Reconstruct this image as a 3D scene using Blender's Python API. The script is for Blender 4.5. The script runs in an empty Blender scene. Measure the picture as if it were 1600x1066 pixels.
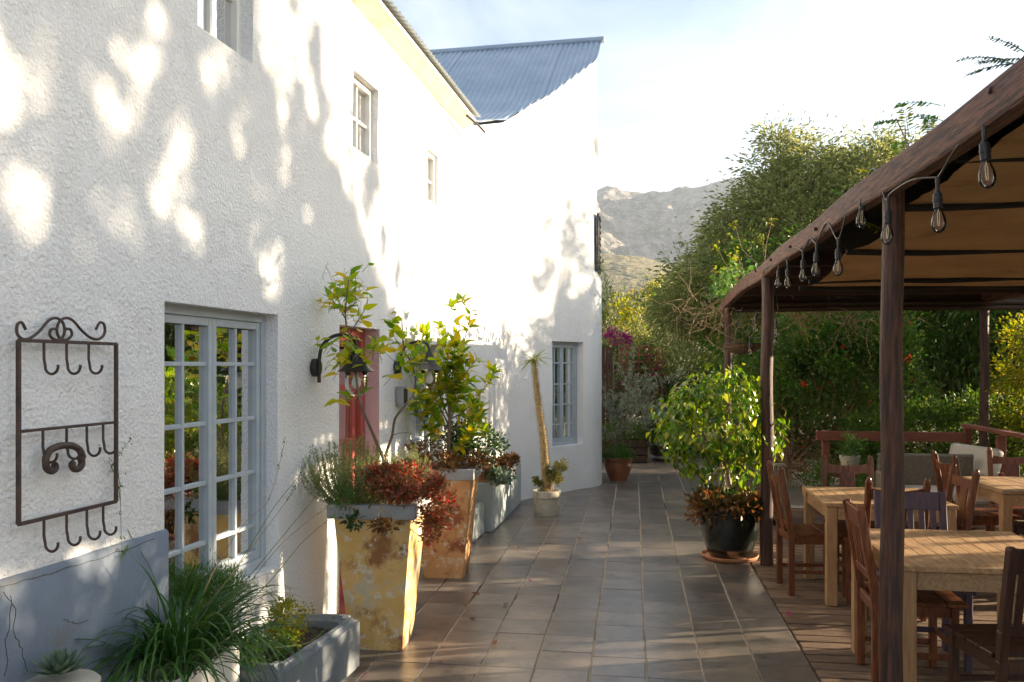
import bpy, bmesh, math, random
import numpy as np
from mathutils import Vector, Matrix, noise as mnoise

# ------------------------------------------------------------------ camera, sky, sun, exposure
scene = bpy.context.scene
R = math.radians
CAM_H = 1.65
YAW = math.atan(190/1350)
cam_d = bpy.data.cameras.new('camera'); cam = bpy.data.objects.new('camera', cam_d)
scene.collection.objects.link(cam); scene.camera = cam
cam.location = (0, 0, CAM_H); cam.rotation_euler = (R(90), 0, YAW)
cam_d.sensor_width = 36; cam_d.lens = 1350/1600*36; cam_d.shift_y = 39/1600
cam_d.clip_start = 0.05; cam_d.clip_end = 20000

SUN_AZ = R(19.6)            # from +X towards +Y
SUN_EL = R(12.0)
S = Vector((math.cos(SUN_AZ)*math.cos(SUN_EL), math.sin(SUN_AZ)*math.cos(SUN_EL), math.sin(SUN_EL)))
world = bpy.data.worlds.new('World'); scene.world = world; world.use_nodes = True
wn = world.node_tree; wn.nodes.clear()
def _n(t, **k):
    n = wn.nodes.new(t)
    for a, b in k.items(): setattr(n, a, b)
    return n
sky = _n('ShaderNodeTexSky', sky_type='NISHITA', sun_disc=False, sun_elevation=SUN_EL, sun_rotation=R(90)-SUN_AZ,
         altitude=200, air_density=1.0, dust_density=1.2, ozone_density=1.5)
tc = _n('ShaderNodeTexCoord'); mp = _n('ShaderNodeMapping'); mp.inputs['Scale'].default_value = (1.6, 1.6, 4.2)
nz = _n('ShaderNodeTexNoise'); nz.inputs['Scale'].default_value = 1.7; nz.inputs['Detail'].default_value = 7; nz.inputs['Roughness'].default_value = .58
nz.inputs['Distortion'].default_value = .6
rp = _n('ShaderNodeValToRGB'); rp.color_ramp.elements[0].position = .36; rp.color_ramp.elements[1].position = .66
mu = _n('ShaderNodeMath', operation='MULTIPLY'); mu.inputs[1].default_value = .7
mx = _n('ShaderNodeMix', data_type='RGBA'); mx.inputs['B'].default_value = (3.5, 3.8, 4.2, 1)
bg = _n('ShaderNodeBackground'); bg.inputs['Strength'].default_value = .066
wo = _n('ShaderNodeOutputWorld')
L = wn.links.new
L(tc.outputs['Generated'], mp.inputs['Vector']); L(mp.outputs[0], nz.inputs['Vector']); L(nz.outputs['Fac'], rp.inputs[0])
L(rp.outputs[0], mu.inputs[0]); L(mu.outputs[0], mx.inputs['Factor']); L(sky.outputs[0], mx.inputs['A']); L(mx.outputs['Result'], bg.inputs['Color'])
L(bg.outputs[0], wo.inputs['Surface'])
sun_d = bpy.data.lights.new('sun', 'SUN'); sun_d.energy = 5.0; sun_d.angle = R(.53); sun_d.color = (1, .81, .57)
sun = bpy.data.objects.new('sun', sun_d); scene.collection.objects.link(sun)
sun.rotation_euler = S.to_track_quat('Z', 'Y').to_euler(); sun.location = (20, 8, 12)
vs = scene.view_settings; vs.view_transform = 'Standard'; vs.look = 'None'; vs.gamma = 1; vs.exposure = 2.3; vs.use_curve_mapping = False
scene.render.engine = 'CYCLES'
scene.cycles.max_bounces = 8; scene.cycles.transparent_max_bounces = 12; scene.cycles.volume_bounces = 0

# ------------------------------------------------------------------ helpers
COL = scene.collection
CA, SA = math.cos(YAW), math.sin(YAW)
def at(x, y, d):                                  # a point of the place: photo direction + metres in front of the camera
    r = (x-800)/1350*d
    return Vector((r*CA-d*SA, r*SA+d*CA, CAM_H+(572-y)/1350*d))
P0 = Vector((-1.873, 5.318, 0)); WD = Vector((.06626, .9978, 0)).normalized(); WN = Vector((WD.y, -WD.x, 0))
def wallp(s, z, out=0): return P0 + WD*s + WN*out + Vector((0, 0, z))
def wall_at(x, y, out=0):                         # where a sight line meets the cottage wall
    q = at(x, y, 1.0) - Vector((0, 0, CAM_H)); t = (P0.dot(WN)+out)/q.dot(WN)
    return q*t + Vector((0, 0, CAM_H))

class MB:
    def __init__(s): s.v = []; s.f = []
    def add(s, v, f):
        o = len(s.v); s.v += [tuple(p) for p in v]; s.f += [tuple(i+o for i in q) for q in f]; return s
    def box(s, c, size, rot=None):
        hx, hy, hz = size[0]/2, size[1]/2, size[2]/2
        vs_ = [Vector((x, y, z)) for x in (-hx, hx) for y in (-hy, hy) for z in (-hz, hz)]
        if rot is not None: vs_ = [rot @ p for p in vs_]
        c = Vector(c)
        return s.add([p+c for p in vs_], [(0,1,3,2),(4,6,7,5),(0,4,5,1),(2,3,7,6),(0,2,6,4),(1,5,7,3)])
    def bx(s, x0, x1, y0, y1, z0, z1): return s.box(((x0+x1)/2, (y0+y1)/2, (z0+z1)/2), (x1-x0, y1-y0, z1-z0))
    def beam(s, a, b, w, h, up=(0, 0, 1)):        # rectangular bar from a to b
        a, b = Vector(a), Vector(b); d = (b-a); l = d.length; d.normalize()
        x = d.cross(Vector(up)); x.normalize(); z = x.cross(d)
        return s.box((a+b)/2, (w, l, h), Matrix((x, d, z)).transposed())
    def tube(s, pts, r, seg=8, cap=True):
        pts = [Vector(p) for p in pts]; n = len(pts)
        rr = r if isinstance(r, (list, tuple)) else [r]*n
        o = len(s.v); pu = None
        for i, p in enumerate(pts):
            d = (pts[min(i+1, n-1)]-pts[max(i-1, 0)])
            if d.length < 1e-9: d = Vector((0, 0, 1))
            d.normalize()
            if pu is None: pu = d.orthogonal()
            u = pu - d*pu.dot(d)
            u = u.normalized() if u.length > 1e-6 else d.orthogonal().normalized()
            pu = u; w = d.cross(u)
            for k in range(seg):
                t = 2*math.pi*k/seg
                s.v.append(tuple(p + (u*math.cos(t)+w*math.sin(t))*rr[i]))
        for i in range(n-1):
            for k in range(seg):
                k2 = (k+1) % seg
                s.f.append((o+i*seg+k, o+i*seg+k2, o+(i+1)*seg+k2, o+(i+1)*seg+k))
        if cap:
            s.f.append(tuple(o+k for k in reversed(range(seg)))); s.f.append(tuple(o+(n-1)*seg+k for k in range(seg)))
        return s
    def lathe(s, prof, c=(0, 0, 0), seg=32, wob=0):
        o = len(s.v); n = len(prof)
        for r, z in prof:
            for k in range(seg):
                t = 2*math.pi*k/seg; q = r*(1+wob*math.sin(3*t+z*9))
                s.v.append((c[0]+q*math.cos(t), c[1]+q*math.sin(t), c[2]+z))
        for i in range(n-1):
            for k in range(seg):
                k2 = (k+1) % seg
                s.f.append((o+i*seg+k, o+i*seg+k2, o+(i+1)*seg+k2, o+(i+1)*seg+k))
        s.f.append(tuple(o+k for k in reversed(range(seg)))); s.f.append(tuple(o+(n-1)*seg+k for k in range(seg)))
        return s
    def mesh(s, name, mat=None, bevel=0, seg=2, smooth=None, org=(0, 0, 0)):
        me = bpy.data.meshes.new(name)
        org = Vector(org)
        me.from_pydata([tuple(Vector(p)-org) for p in s.v], [], s.f); me.update()
        if bevel:
            bm = bmesh.new(); bm.from_mesh(me)
            es = [e for e in bm.edges if len(e.link_faces) == 2 and e.calc_face_angle(0) > .5]
            bmesh.ops.bevel(bm, geom=es, offset=bevel, segments=seg, affect='EDGES', profile=.5, clamp_overlap=True)
            bm.to_mesh(me); bm.free()
        if smooth is not None:
            me.polygons.foreach_set('use_smooth', [True]*len(me.polygons))
            if smooth < 180: me.set_sharp_from_angle(angle=R(smooth))
        if mat: me.materials.append(mat)
        return me
    def part(s, name, mat, parent, bevel=0, seg=2, smooth=None, local=False):
        org = (0, 0, 0) if (local or parent is None) else worldloc(parent)
        return link(name, s.mesh(name, mat, bevel, seg, smooth, org), parent)
def worldloc(o):
    v = Vector(o.location)
    while o.parent: o = o.parent; v = v + o.location
    return v
def link(name, data, parent=None, loc=None):
    o = bpy.data.objects.new(name, data); COL.objects.link(o)
    if parent: o.parent = parent
    if loc is not None: o.location = loc
    return o
def tag(o, label=None, cat=None, group=None, kind=None):
    for k, v in (('label', label), ('category', cat), ('group', group), ('kind', kind)):
        if v: o[k] = v
    return o
def thing(name, label, cat, loc=(0, 0, 0), rz=0, group=None):
    o = bpy.data.objects.new(name, None); COL.objects.link(o); o.empty_display_size = .1
    o.location = loc; o.rotation_euler = (0, 0, rz)
    return tag(o, label, cat, group)
def copy_tree(o, parent=None):
    c = o.copy(); COL.objects.link(c); c.parent = parent
    for ch in list(o.children): copy_tree(ch, c)
    return c
def fast_mesh(name, V, F, mat=None, smooth=False):
    V = np.asarray(V, np.float32); F = np.asarray(F, np.int32)
    me = bpy.data.meshes.new(name); k = F.shape[1]
    me.vertices.add(len(V)); me.vertices.foreach_set('co', V.ravel())
    me.loops.add(F.size); me.loops.foreach_set('vertex_index', F.ravel())
    me.polygons.add(len(F)); me.polygons.foreach_set('loop_start', np.arange(0, F.size, k, dtype=np.int32))
    me.update(calc_edges=True)
    if smooth: me.polygons.foreach_set('use_smooth', [True]*len(F))
    if mat: me.materials.append(mat)
    return me
def unit(a): return a/np.maximum(np.linalg.norm(a, axis=1, keepdims=True), 1e-9)
def leaf_cloud(name, P, D, Lg, Wd, mat, rng, fold=.25, droop=0.0):
    """many small folded leaves: P base points, D axis directions"""
    P = np.asarray(P, float); D = unit(np.asarray(D, float)); n = len(P)
    Lg = np.broadcast_to(Lg, (n,))[:, None]*rng.uniform(.7, 1.25, (n, 1)); Wd = np.broadcast_to(Wd, (n,))[:, None]*rng.uniform(.75, 1.2, (n, 1))
    up = unit(rng.normal(0, 1, (n, 3))*.7+np.array([0, 0, 1.])); side = unit(np.cross(D, up)); nr = np.cross(side, D)
    mid = P + D*Lg*.5; tip = P + D*Lg - np.array([0, 0, 1.])*Lg*droop
    l = mid - side*Wd*.5 + nr*Wd*fold; r = mid + side*Wd*.5 + nr*Wd*fold
    V = np.stack([P, l, tip, r], 1).reshape(-1, 3)
    b = np.arange(n)[:, None]*4
    F = np.concatenate([b+np.array([[0, 2, 1]]), b+np.array([[0, 3, 2]])], 1).reshape(-1, 3)
    return fast_mesh(name, V, F, mat)
def clumps(rng, ells, n_clump, n_leaf, spread, shell=.55):
    """leaf positions gathered in clumps spread over a union of ellipsoids (cx,cy,cz,rx,ry,rz)"""
    ells = np.array(ells, float); vol = np.prod(ells[:, 3:], 1)**(2/3); pick = rng.choice(len(ells), n_clump, p=vol/vol.sum())
    d = unit(rng.normal(0, 1, (n_clump, 3))); rad = shell+(1-shell)*rng.random((n_clump, 1))**.7
    rad *= rng.uniform(.82, 1.1, (n_clump, 1))
    c = ells[pick, :3]+d*rad*ells[pick, 3:]
    k = rng.integers(0, n_clump, n_leaf)
    off = rng.normal(0, 1, (n_leaf, 3))*spread*rng.uniform(.5, 1.3, (n_clump, 1))[k]
    return c, c[k]+off, unit(off+d[k]*spread*.6+rng.normal(0, 1, (n_leaf, 3))*spread*.5)

# ------------------------------------------------------------------ materials
MATS = {}
def nodes(name):
    m = bpy.data.materials.new(name); m.use_nodes = True; nt = m.node_tree
    return m, nt, nt.nodes['Principled BSDF']
def mat(name, c1, c2=None, rough=.7, scale=6, bump=0, bscale=60, stretch=(1, 1, 1), metal=0, spots=None, detail=6, obj_var=0, coat=0, spec=.5, mid=(.35, .68)):
    """noise mix of two colours + bump; spots = (colour, scale, lo, hi) second layer of stains; obj_var varies each object"""
    m, nt, b = nodes(name); N = nt.nodes.new; K = nt.links.new
    tc = N('ShaderNodeTexCoord'); mp = N('ShaderNodeMapping'); mp.inputs['Scale'].default_value = stretch
    K(tc.outputs['Object'], mp.inputs['Vector']); vec = mp.outputs[0]
    oi = N('ShaderNodeObjectInfo')
    if obj_var:
        ad = N('ShaderNodeVectorMath'); ad.operation = 'ADD'; sc = N('ShaderNodeVectorMath'); sc.operation = 'SCALE'; sc.inputs['Scale'].default_value = 37
        cb = N('ShaderNodeCombineXYZ'); K(oi.outputs['Random'], cb.inputs[0]); K(oi.outputs['Random'], cb.inputs[1])
        K(cb.outputs[0], sc.inputs[0]); K(vec, ad.inputs[0]); K(sc.outputs[0], ad.inputs[1]); vec = ad.outputs[0]
    nz = N('ShaderNodeTexNoise'); nz.inputs['Scale'].default_value = scale; nz.inputs['Detail'].default_value = detail; nz.inputs['Roughness'].default_value = .6
    K(vec, nz.inputs['Vector'])
    rp = N('ShaderNodeValToRGB'); rp.color_ramp.elements[0].position = mid[0]; rp.color_ramp.elements[1].position = mid[1]
    rp.color_ramp.elements[0].color = (*c1, 1); rp.color_ramp.elements[1].color = (*(c2 or c1), 1)
    K(nz.outputs['Fac'], rp.inputs[0]); col = rp.outputs[0]
    if spots:
        lay = spots if isinstance(spots[0], (list, tuple)) and len(spots[0]) == 4 else [spots]
        for i, (sc_, ss, lo, hi) in enumerate(lay):
            n2 = N('ShaderNodeTexNoise'); n2.inputs['Scale'].default_value = ss; n2.inputs['Detail'].default_value = 8; n2.inputs['Roughness'].default_value = .65
            m2 = N('ShaderNodeMapping'); m2.inputs['Location'].default_value = (3.1*i+1.7, 5.3, 2.2); K(vec, m2.inputs['Vector']); K(m2.outputs[0], n2.inputs['Vector'])
            r2 = N('ShaderNodeMapRange'); r2.inputs['From Min'].default_value = lo; r2.inputs['From Max'].default_value = hi; K(n2.outputs['Fac'], r2.inputs['Value'])
            x2 = N('ShaderNodeMix'); x2.data_type = 'RGBA'; x2.inputs['B'].default_value = (*sc_, 1); K(r2.outputs[0], x2.inputs['Factor']); K(col, x2.inputs['A']); col = x2.outputs['Result']
    if obj_var:
        hv = N('ShaderNodeHueSaturation'); r3 = N('ShaderNodeMapRange'); r3.inputs['To Min'].default_value = 1-obj_var; r3.inputs['To Max'].default_value = 1+obj_var
        K(oi.outputs['Random'], r3.inputs['Value']); K(r3.outputs[0], hv.inputs['Value']); K(col, hv.inputs['Color']); col = hv.outputs[0]
    K(col, b.inputs['Base Color']); b.inputs['Roughness'].default_value = rough; b.inputs['Metallic'].default_value = metal
    b.inputs['Coat Weight'].default_value = coat; b.inputs['Specular IOR Level'].default_value = spec
    if bump:
        n3 = N('ShaderNodeTexNoise'); n3.inputs['Scale'].default_value = bscale; n3.inputs['Detail'].default_value = 4; K(vec, n3.inputs['Vector'])
        bp = N('ShaderNodeBump'); bp.inputs['Strength'].default_value = 1; bp.inputs['Distance'].default_value = bump
        K(n3.outputs['Fac'], bp.inputs['Height']); K(bp.outputs[0], b.inputs['Normal'])
    MATS[name] = m; return m
def leafmat(name, cols, rough=.45, trans=.45, gloss=.5):
    """leaf: colour picked per leaf, lit through"""
    m, nt, b = nodes(name); N = nt.nodes.new; K = nt.links.new
    g = N('ShaderNodeNewGeometry'); oi = N('ShaderNodeObjectInfo'); ad = N('ShaderNodeMath'); ad.operation = 'ADD'; fr = N('ShaderNodeMath'); fr.operation = 'FRACT'
    K(g.outputs['Random Per Island'], ad.inputs[0]); K(oi.outputs['Random'], ad.inputs[1]); K(ad.outputs[0], fr.inputs[0])
    rp = N('ShaderNodeValToRGB'); e = rp.color_ramp.elements
    for i, c in enumerate(cols):
        p = i/(len(cols)-1) if len(cols) > 1 else 0
        if i < 2: e[i].position = p
        el = e[i] if i < 2 else e.new(p)
        el.color = (*c, 1)
    if len(cols) == 1: e[1].color = (*cols[0], 1)
    K(fr.outputs[0], rp.inputs[0]); K(rp.outputs[0], b.inputs['Base Color']); b.inputs['Roughness'].default_value = rough; b.inputs['Specular IOR Level'].default_value = gloss
    tl = N('ShaderNodeBsdfTranslucent'); hs = N('ShaderNodeHueSaturation'); hs.inputs['Value'].default_value = 1.5; hs.inputs['Saturation'].default_value = 1.1; hs.inputs['Hue'].default_value = .485
    K(rp.outputs[0], hs.inputs['Color']); K(hs.outputs[0], tl.inputs['Color'])
    mx = N('ShaderNodeMixShader'); mx.inputs[0].default_value = trans; K(b.outputs[0], mx.inputs[1]); K(tl.outputs[0], mx.inputs[2])
    K(mx.outputs[0], nt.nodes['Material Output'].inputs['Surface'])
    MATS[name] = m; return m
def glassmat(name, tint=(1, 1, 1), ior=1.5):
    m, nt, b = nodes(name); N = nt.nodes.new; K = nt.links.new; nt.nodes.remove(b)
    fz = N('ShaderNodeFresnel'); fz.inputs['IOR'].default_value = ior; gl = N('ShaderNodeBsdfGlossy'); gl.inputs['Roughness'].default_value = .015
    tr = N('ShaderNodeBsdfTransparent'); tr.inputs['Color'].default_value = (*tint, 1); mx = N('ShaderNodeMixShader')
    nzz = N('ShaderNodeTexNoise'); nzz.inputs['Scale'].default_value = 3; bp = N('ShaderNodeBump'); bp.inputs['Distance'].default_value = .0005; K(nzz.outputs['Fac'], bp.inputs['Height']); K(bp.outputs[0], gl.inputs['Normal'])
    K(fz.outputs[0], mx.inputs[0]); K(tr.outputs[0], mx.inputs[1]); K(gl.outputs[0], mx.inputs[2]); K(mx.outputs[0], nt.nodes['Material Output'].inputs['Surface'])
    MATS[name] = m; return m
def stucco(name, base, dirt, amp=.013, sc=62):
    m, nt, b = nodes(name); N = nt.nodes.new; K = nt.links.new
    tc = N('ShaderNodeTexCoord'); v = tc.outputs['Object']
    a = N('ShaderNodeTexNoise'); a.inputs['Scale'].default_value = sc; a.inputs['Detail'].default_value = 3; a.inputs['Roughness'].default_value = .55; K(v, a.inputs['Vector'])
    c = N('ShaderNodeTexNoise'); c.inputs['Scale'].default_value = 4; c.inputs['Detail'].default_value = 5; K(v, c.inputs['Vector'])
    ad = N('ShaderNodeMath'); ad.operation = 'MULTIPLY_ADD'; ad.inputs[1].default_value = 2.0; K(c.outputs['Fac'], ad.inputs[0]); K(a.outputs['Fac'], ad.inputs[2])
    bp = N('ShaderNodeBump'); bp.inputs['Distance'].default_value = amp; K(ad.outputs[0], bp.inputs['Height']); K(bp.outputs[0], b.inputs['Normal'])
    d = N('ShaderNodeTexNoise'); d.inputs['Scale'].default_value = 26; d.inputs['Detail'].default_value = 7; d.inputs['Roughness'].default_value = .7; K(v, d.inputs['Vector'])
    big = N('ShaderNodeTexNoise'); big.inputs['Scale'].default_value = .9; big.inputs['Detail'].default_value = 5; K(v, big.inputs['Vector'])
    sm = N('ShaderNodeMath'); sm.operation = 'MULTIPLY_ADD'; sm.inputs[1].default_value = .45; K(big.outputs['Fac'], sm.inputs[0]); K(d.outputs['Fac'], sm.inputs[2])
    mr = N('ShaderNodeMapRange'); mr.inputs['From Min'].default_value = .84; mr.inputs['From Max'].default_value = 1.02; mr.inputs['To Max'].default_value = .75; K(sm.outputs[0], mr.inputs['Value'])
    mx = N('ShaderNodeMix'); mx.data_type = 'RGBA'; mx.inputs['A'].default_value = (*base, 1); mx.inputs['B'].default_value = (*dirt, 1); K(mr.outputs[0], mx.inputs['Factor'])
    st = N('ShaderNodeTexNoise'); st.inputs['Scale'].default_value = 2.2; st.inputs['Detail'].default_value = 9; st.inputs['Roughness'].default_value = .68
    sp_ = N('ShaderNodeMapping'); sp_.inputs['Scale'].default_value = (1.6, 1.6, .55); K(v, sp_.inputs['Vector']); K(sp_.outputs[0], st.inputs['Vector'])
    m3 = N('ShaderNodeMapRange'); m3.inputs['From Min'].default_value = .55; m3.inputs['From Max'].default_value = .78; m3.inputs['To Max'].default_value = .55; K(st.outputs['Fac'], m3.inputs['Value'])
    x3 = N('ShaderNodeMix'); x3.data_type = 'RGBA'; x3.inputs['B'].default_value = (base[0]*.80, base[1]*.77, base[2]*.72, 1); K(m3.outputs[0], x3.inputs['Factor']); K(mx.outputs['Result'], x3.inputs['A'])
    K(x3.outputs['Result'], b.inputs['Base Color']); b.inputs['Roughness'].default_value = .9; b.inputs['Specular IOR Level'].default_value = .2
    MATS[name] = m; return m
M = MATS
stucco('white_stucco', (.79, .795, .80), (.50, .49, .47))
stucco('smooth_plaster', (.78, .77, .75), (.55, .52, .48), .003, 40)
mat('blue_grey_paint', (.135, .17, .225), (.185, .225, .28), .7, 3, .0015, 50, spots=((.15, .155, .16), 5, .58, .72))
mat('window_paint', (.36, .42, .47), (.43, .48, .52), .45, 12, .0006, 80)
mat('white_paint', (.70, .69, .66), (.76, .75, .72), .5, 9)
mat('red_paint', (.36, .07, .055), (.44, .10, .08), .45, 5, .0008, 60)
mat('pink_paint', (.62, .40, .40), (.66, .46, .45), .8, 6, .003, 70)
mat('cream_paint', (.72, .62, .46), (.78, .70, .56), .8, 5, .002, 40)
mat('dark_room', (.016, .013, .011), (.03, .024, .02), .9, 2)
mat('curtain', (.36, .35, .34), (.42, .41, .40), .95, 20)
glassmat('pane_glass', (.86, .9, .9), 1.38); glassmat('bulb_glass', (.97, .97, .97), 1.45)
mat('roof_iron', (.30, .37, .46), (.39, .46, .54), .42, 2.5, metal=.25, spots=((.26, .27, .28), 7, .6, .75))
mat('iron', (.035, .028, .028), (.09, .05, .035), .65, 30, .001, 90)
mat('black_metal', (.012, .012, .014), (.025, .025, .027), .45, 20)
mat('filament', (.9, .75, .45), None, .4)
mat('tile', (.088, .079, .073), (.185, .155, .132), .31, 4, .0016, 18, obj_var=.22, spots=(((.24, .18, .135), 1.4, .48, .74), ((.055, .05, .047), 8, .56, .72), ((.27, .25, .22), 40, .66, .74)), detail=9)
mat('grout', (.42, .34, .25), (.30, .24, .18), .95, 9, .002, 90, spots=((.05, .045, .04), 1.1, .52, .62))
mat('deck_wood', (.085, .048, .028), (.27, .17, .10), .75, 7, .003, 30, (1, 14, 14), obj_var=.35, spots=((.035, .024, .018), 3.0, .54, .70))
mat('dark', (.012, .010, .008), (.02, .017, .014), .95, 6)
mat('pergola_wood', (.05, .020, .014), (.17, .066, .036), .7, 6, .007, 16, (11, 1, 11), spots=(((.27, .15, .09), 7, .60, .72), ((.02, .010, .008), 9, .62, .68)), mid=(.42, .60))
mat('post_wood', (.030, .014, .011), (.11, .042, .026), .6, 6, .005, 18, (10, 10, .7), spots=(((.20, .11, .07), 6, .60, .74), ((.012, .008, .006), 7, .60, .68)), mid=(.42, .60))
mat('beam_dark', (.035, .018, .012), (.07, .034, .022), .8, 4, .002, 24, (1, 9, 9))
mat('canvas', (.36, .205, .085), (.46, .28, .125), .9, 3, .002, 20, spots=((.24, .13, .06), 4, .55, .72))
mat('teak', (.36, .20, .09), (.56, .37, .20), .6, 5, .0012, 30, (12, 1.2, 12), obj_var=.12)
mat('teak_leg', (.34, .185, .08), (.47, .285, .135), .6, 5, .0012, 30, (12, 12, 1.2), obj_var=.08)
mat('chair_wood', (.085, .024, .010), (.24, .078, .026), .36, 5, .001, 30, (10, 10, 1.5), obj_var=.15)
mat('dark_chair_wood', (.022, .009, .006), (.06, .021, .011), .4, 5, .001, 30, (10, 10, 1.5), obj_var=.15)
mat('purple_wood', (.055, .036, .056), (.09, .06, .09), .6, 5, .001, 30, (10, 10, 1.5))
mat('wicker', (.17, .145, .115), (.26, .225, .18), .7, 40, .004, 140)
mat('cushion', (.52, .49, .44), (.60, .57, .52), .95, 8, .001, 120)
mat('fence_red', (.17, .05, .032), (.25, .085, .05), .7, 4, .002, 24, (1.5, 1.5, 9), spots=((.08, .05, .04), 4, .62, .75))
mat('yellow_pot', (.58, .36, .11), (.66, .46, .20), .85, 6, .003, 30, spots=(((.47, .41, .29), 5, .50, .60), ((.27, .125, .045), 4.2, .535, .64), ((.60, .53, .40), 16, .57, .63), ((.10, .07, .04), 9, .64, .72)), detail=9)
mat('terracotta_pot', (.50, .24, .09), (.58, .33, .14), .85, 3.0, .003, 30, spots=(((.27, .09, .034), 4.4, .52, .62), ((.58, .45, .31), 12, .55, .61), ((.10, .05, .03), 9, .64, .72)), detail=9)
mat('pot_rim', (.27, .28, .29), (.34, .35, .35), .8, 6, .002, 40, spots=((.18, .17, .16), 7, .6, .75))
mat('trough_concrete', (.15, .17, .19), (.21, .23, .245), .88, 4, .003, 45, spots=(((.34, .32, .29), 5, .58, .74), ((.10, .095, .085), 8, .62, .76)))
mat('grey_green_box', (.30, .345, .36), (.37, .41, .41), .85, 3, .002, 40, spots=((.22, .24, .24), 5, .6, .75))
mat('white_box', (.70, .68, .64), (.76, .74, .70), .7, 5, .001, 40, spots=((.45, .40, .34), 6, .66, .8))
mat('old_concrete', (.40, .37, .30), (.50, .46, .38), .95, 7, .003, 50, spots=(((.22, .20, .16), 6, .58, .72), ((.56, .53, .46), 11, .62, .74)))
mat('brown_glaze', (.17, .055, .022), (.27, .10, .04), .3, 3, coat=.4, spots=((.10, .035, .018), 4, .55, .7))
mat('black_glaze', (.008, .012, .010), (.013, .018, .014), .16, 3, coat=.6)
mat('clay', (.46, .19, .09), (.55, .27, .14), .85, 6, .001, 60, spots=((.25, .12, .07), 7, .6, .75))
mat('soil', (.03, .02, .013), (.075, .05, .032), .95, 30, .012, 60)
mat('step_red', (.30, .06, .045), (.38, .10, .07), .6, 6)
mat('bark', (.13, .095, .065), (.22, .165, .115), .9, 14, .004, 40, (1, 1, .4))
mat('pale_bark', (.30, .235, .16), (.42, .34, .24), .85, 14, .002, 40, (1, 1, .4))
mat('twig', (.26, .17, .095), (.40, .28, .16), .9, 12)
mat('green_stem', (.07, .12, .035), (.13, .19, .06), .6, 12)
mat('palm_trunk', (.30, .20, .08), (.50, .37, .17), .85, 40, .012, 60, (1, 1, .7), spots=((.16, .10, .045), 50, .52, .62))
mat('ground_earth', (.16, .12, .08), (.24, .19, .13), .95, 2, .02, 8, spots=((.10, .12, .05), .8, .5, .65))
mat('coir', (.09, .05, .025), (.17, .10, .05), .95, 30, .01, 70)
mat('barrel_wood', (.035, .02, .014), (.07, .04, .028), .6, 6, .002, 30, (8, 8, 1))
mat('steel_band', (.25, .25, .25), (.33, .33, .32), .5, 9, metal=.6)
leafmat('lemon_leaf', [(.08, .20, .015), (.16, .31, .02), (.28, .38, .022), (.46, .45, .03), (.56, .44, .04)], .38, .55)
leafmat('ficus_leaf', [(.03, .09, .01), (.07, .17, .016), (.12, .24, .02), (.21, .28, .03), (.36, .36, .05)], .28, .45, .6)
leafmat('dark_leaf', [(.016, .045, .010), (.028, .070, .013), (.045, .095, .018)], .4, .35)
leafmat('hedge_leaf', [(.038, .10, .016), (.06, .14, .021), (.10, .18, .03), (.16, .19, .036)], .4, .45)
leafmat('lime_leaf', [(.10, .15, .015), (.17, .21, .02), (.26, .27, .03), (.30, .22, .025)], .45, .55)
leafmat('olive_tree_leaf', [(.13, .165, .055), (.20, .23, .075), (.29, .31, .11), (.40, .39, .15)], .45, .52)
leafmat('olive_leaf', [(.17, .20, .13), (.25, .28, .18), (.34, .36, .25)], .5, .3)
leafmat('rosemary_leaf', [(.15, .18, .07), (.23, .25, .085), (.33, .32, .11), (.13, .17, .07)], .55, .35)
leafmat('red_leaf', [(.30, .045, .035), (.38, .11, .045), (.22, .10, .04), (.13, .12, .045), (.44, .16, .09)], .4, .35)
leafmat('rust_leaf', [(.16, .07, .025), (.24, .11, .03), (.08, .07, .025), (.32, .16, .04)], .45, .3)
leafmat('grass_leaf', [(.020, .075, .014), (.035, .11, .018), (.055, .15, .025), (.09, .17, .03)], .35, .35)
leafmat('fern_leaf', [(.05, .13, .025), (.075, .17, .03), (.11, .19, .035)], .5, .4)
leafmat('jade_leaf', [(.10, .14, .035), (.18, .19, .04), (.28, .22, .05)], .35, .3)
leafmat('succulent_leaf', [(.10, .16, .11), (.15, .21, .13)], .5, .2)
leafmat('palm_leaf', [(.11, .17, .03), (.17, .22, .04), (.24, .25, .06)], .4, .4)
leafmat('pink_petal', [(.30, .02, .13), (.40, .04, .19), (.24, .015, .10)], .6, .5)
leafmat('orange_petal', [(.65, .06, .015), (.70, .10, .02)], .6, .4)
leafmat('dry_leaf', [(.20, .08, .03), (.28, .13, .05), (.12, .06, .03)], .7, .2)

# ------------------------------------------------------------------ ground, terrain, air
rs = np.random.default_rng(7); rnd = random.Random(11)
g = MB(); n = 24; ext = 4000
for i in range(n+1):
    for j in range(n+1): g.v.append((-ext+2*ext*i/n, -ext+2*ext*j/n, -.075))
for i in range(n):
    for j in range(n): g.f.append((i*(n+1)+j, (i+1)*(n+1)+j, (i+1)*(n+1)+j+1, i*(n+1)+j+1))
tag(g.part('ground', M['ground_earth'], None), kind='structure')

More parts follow.
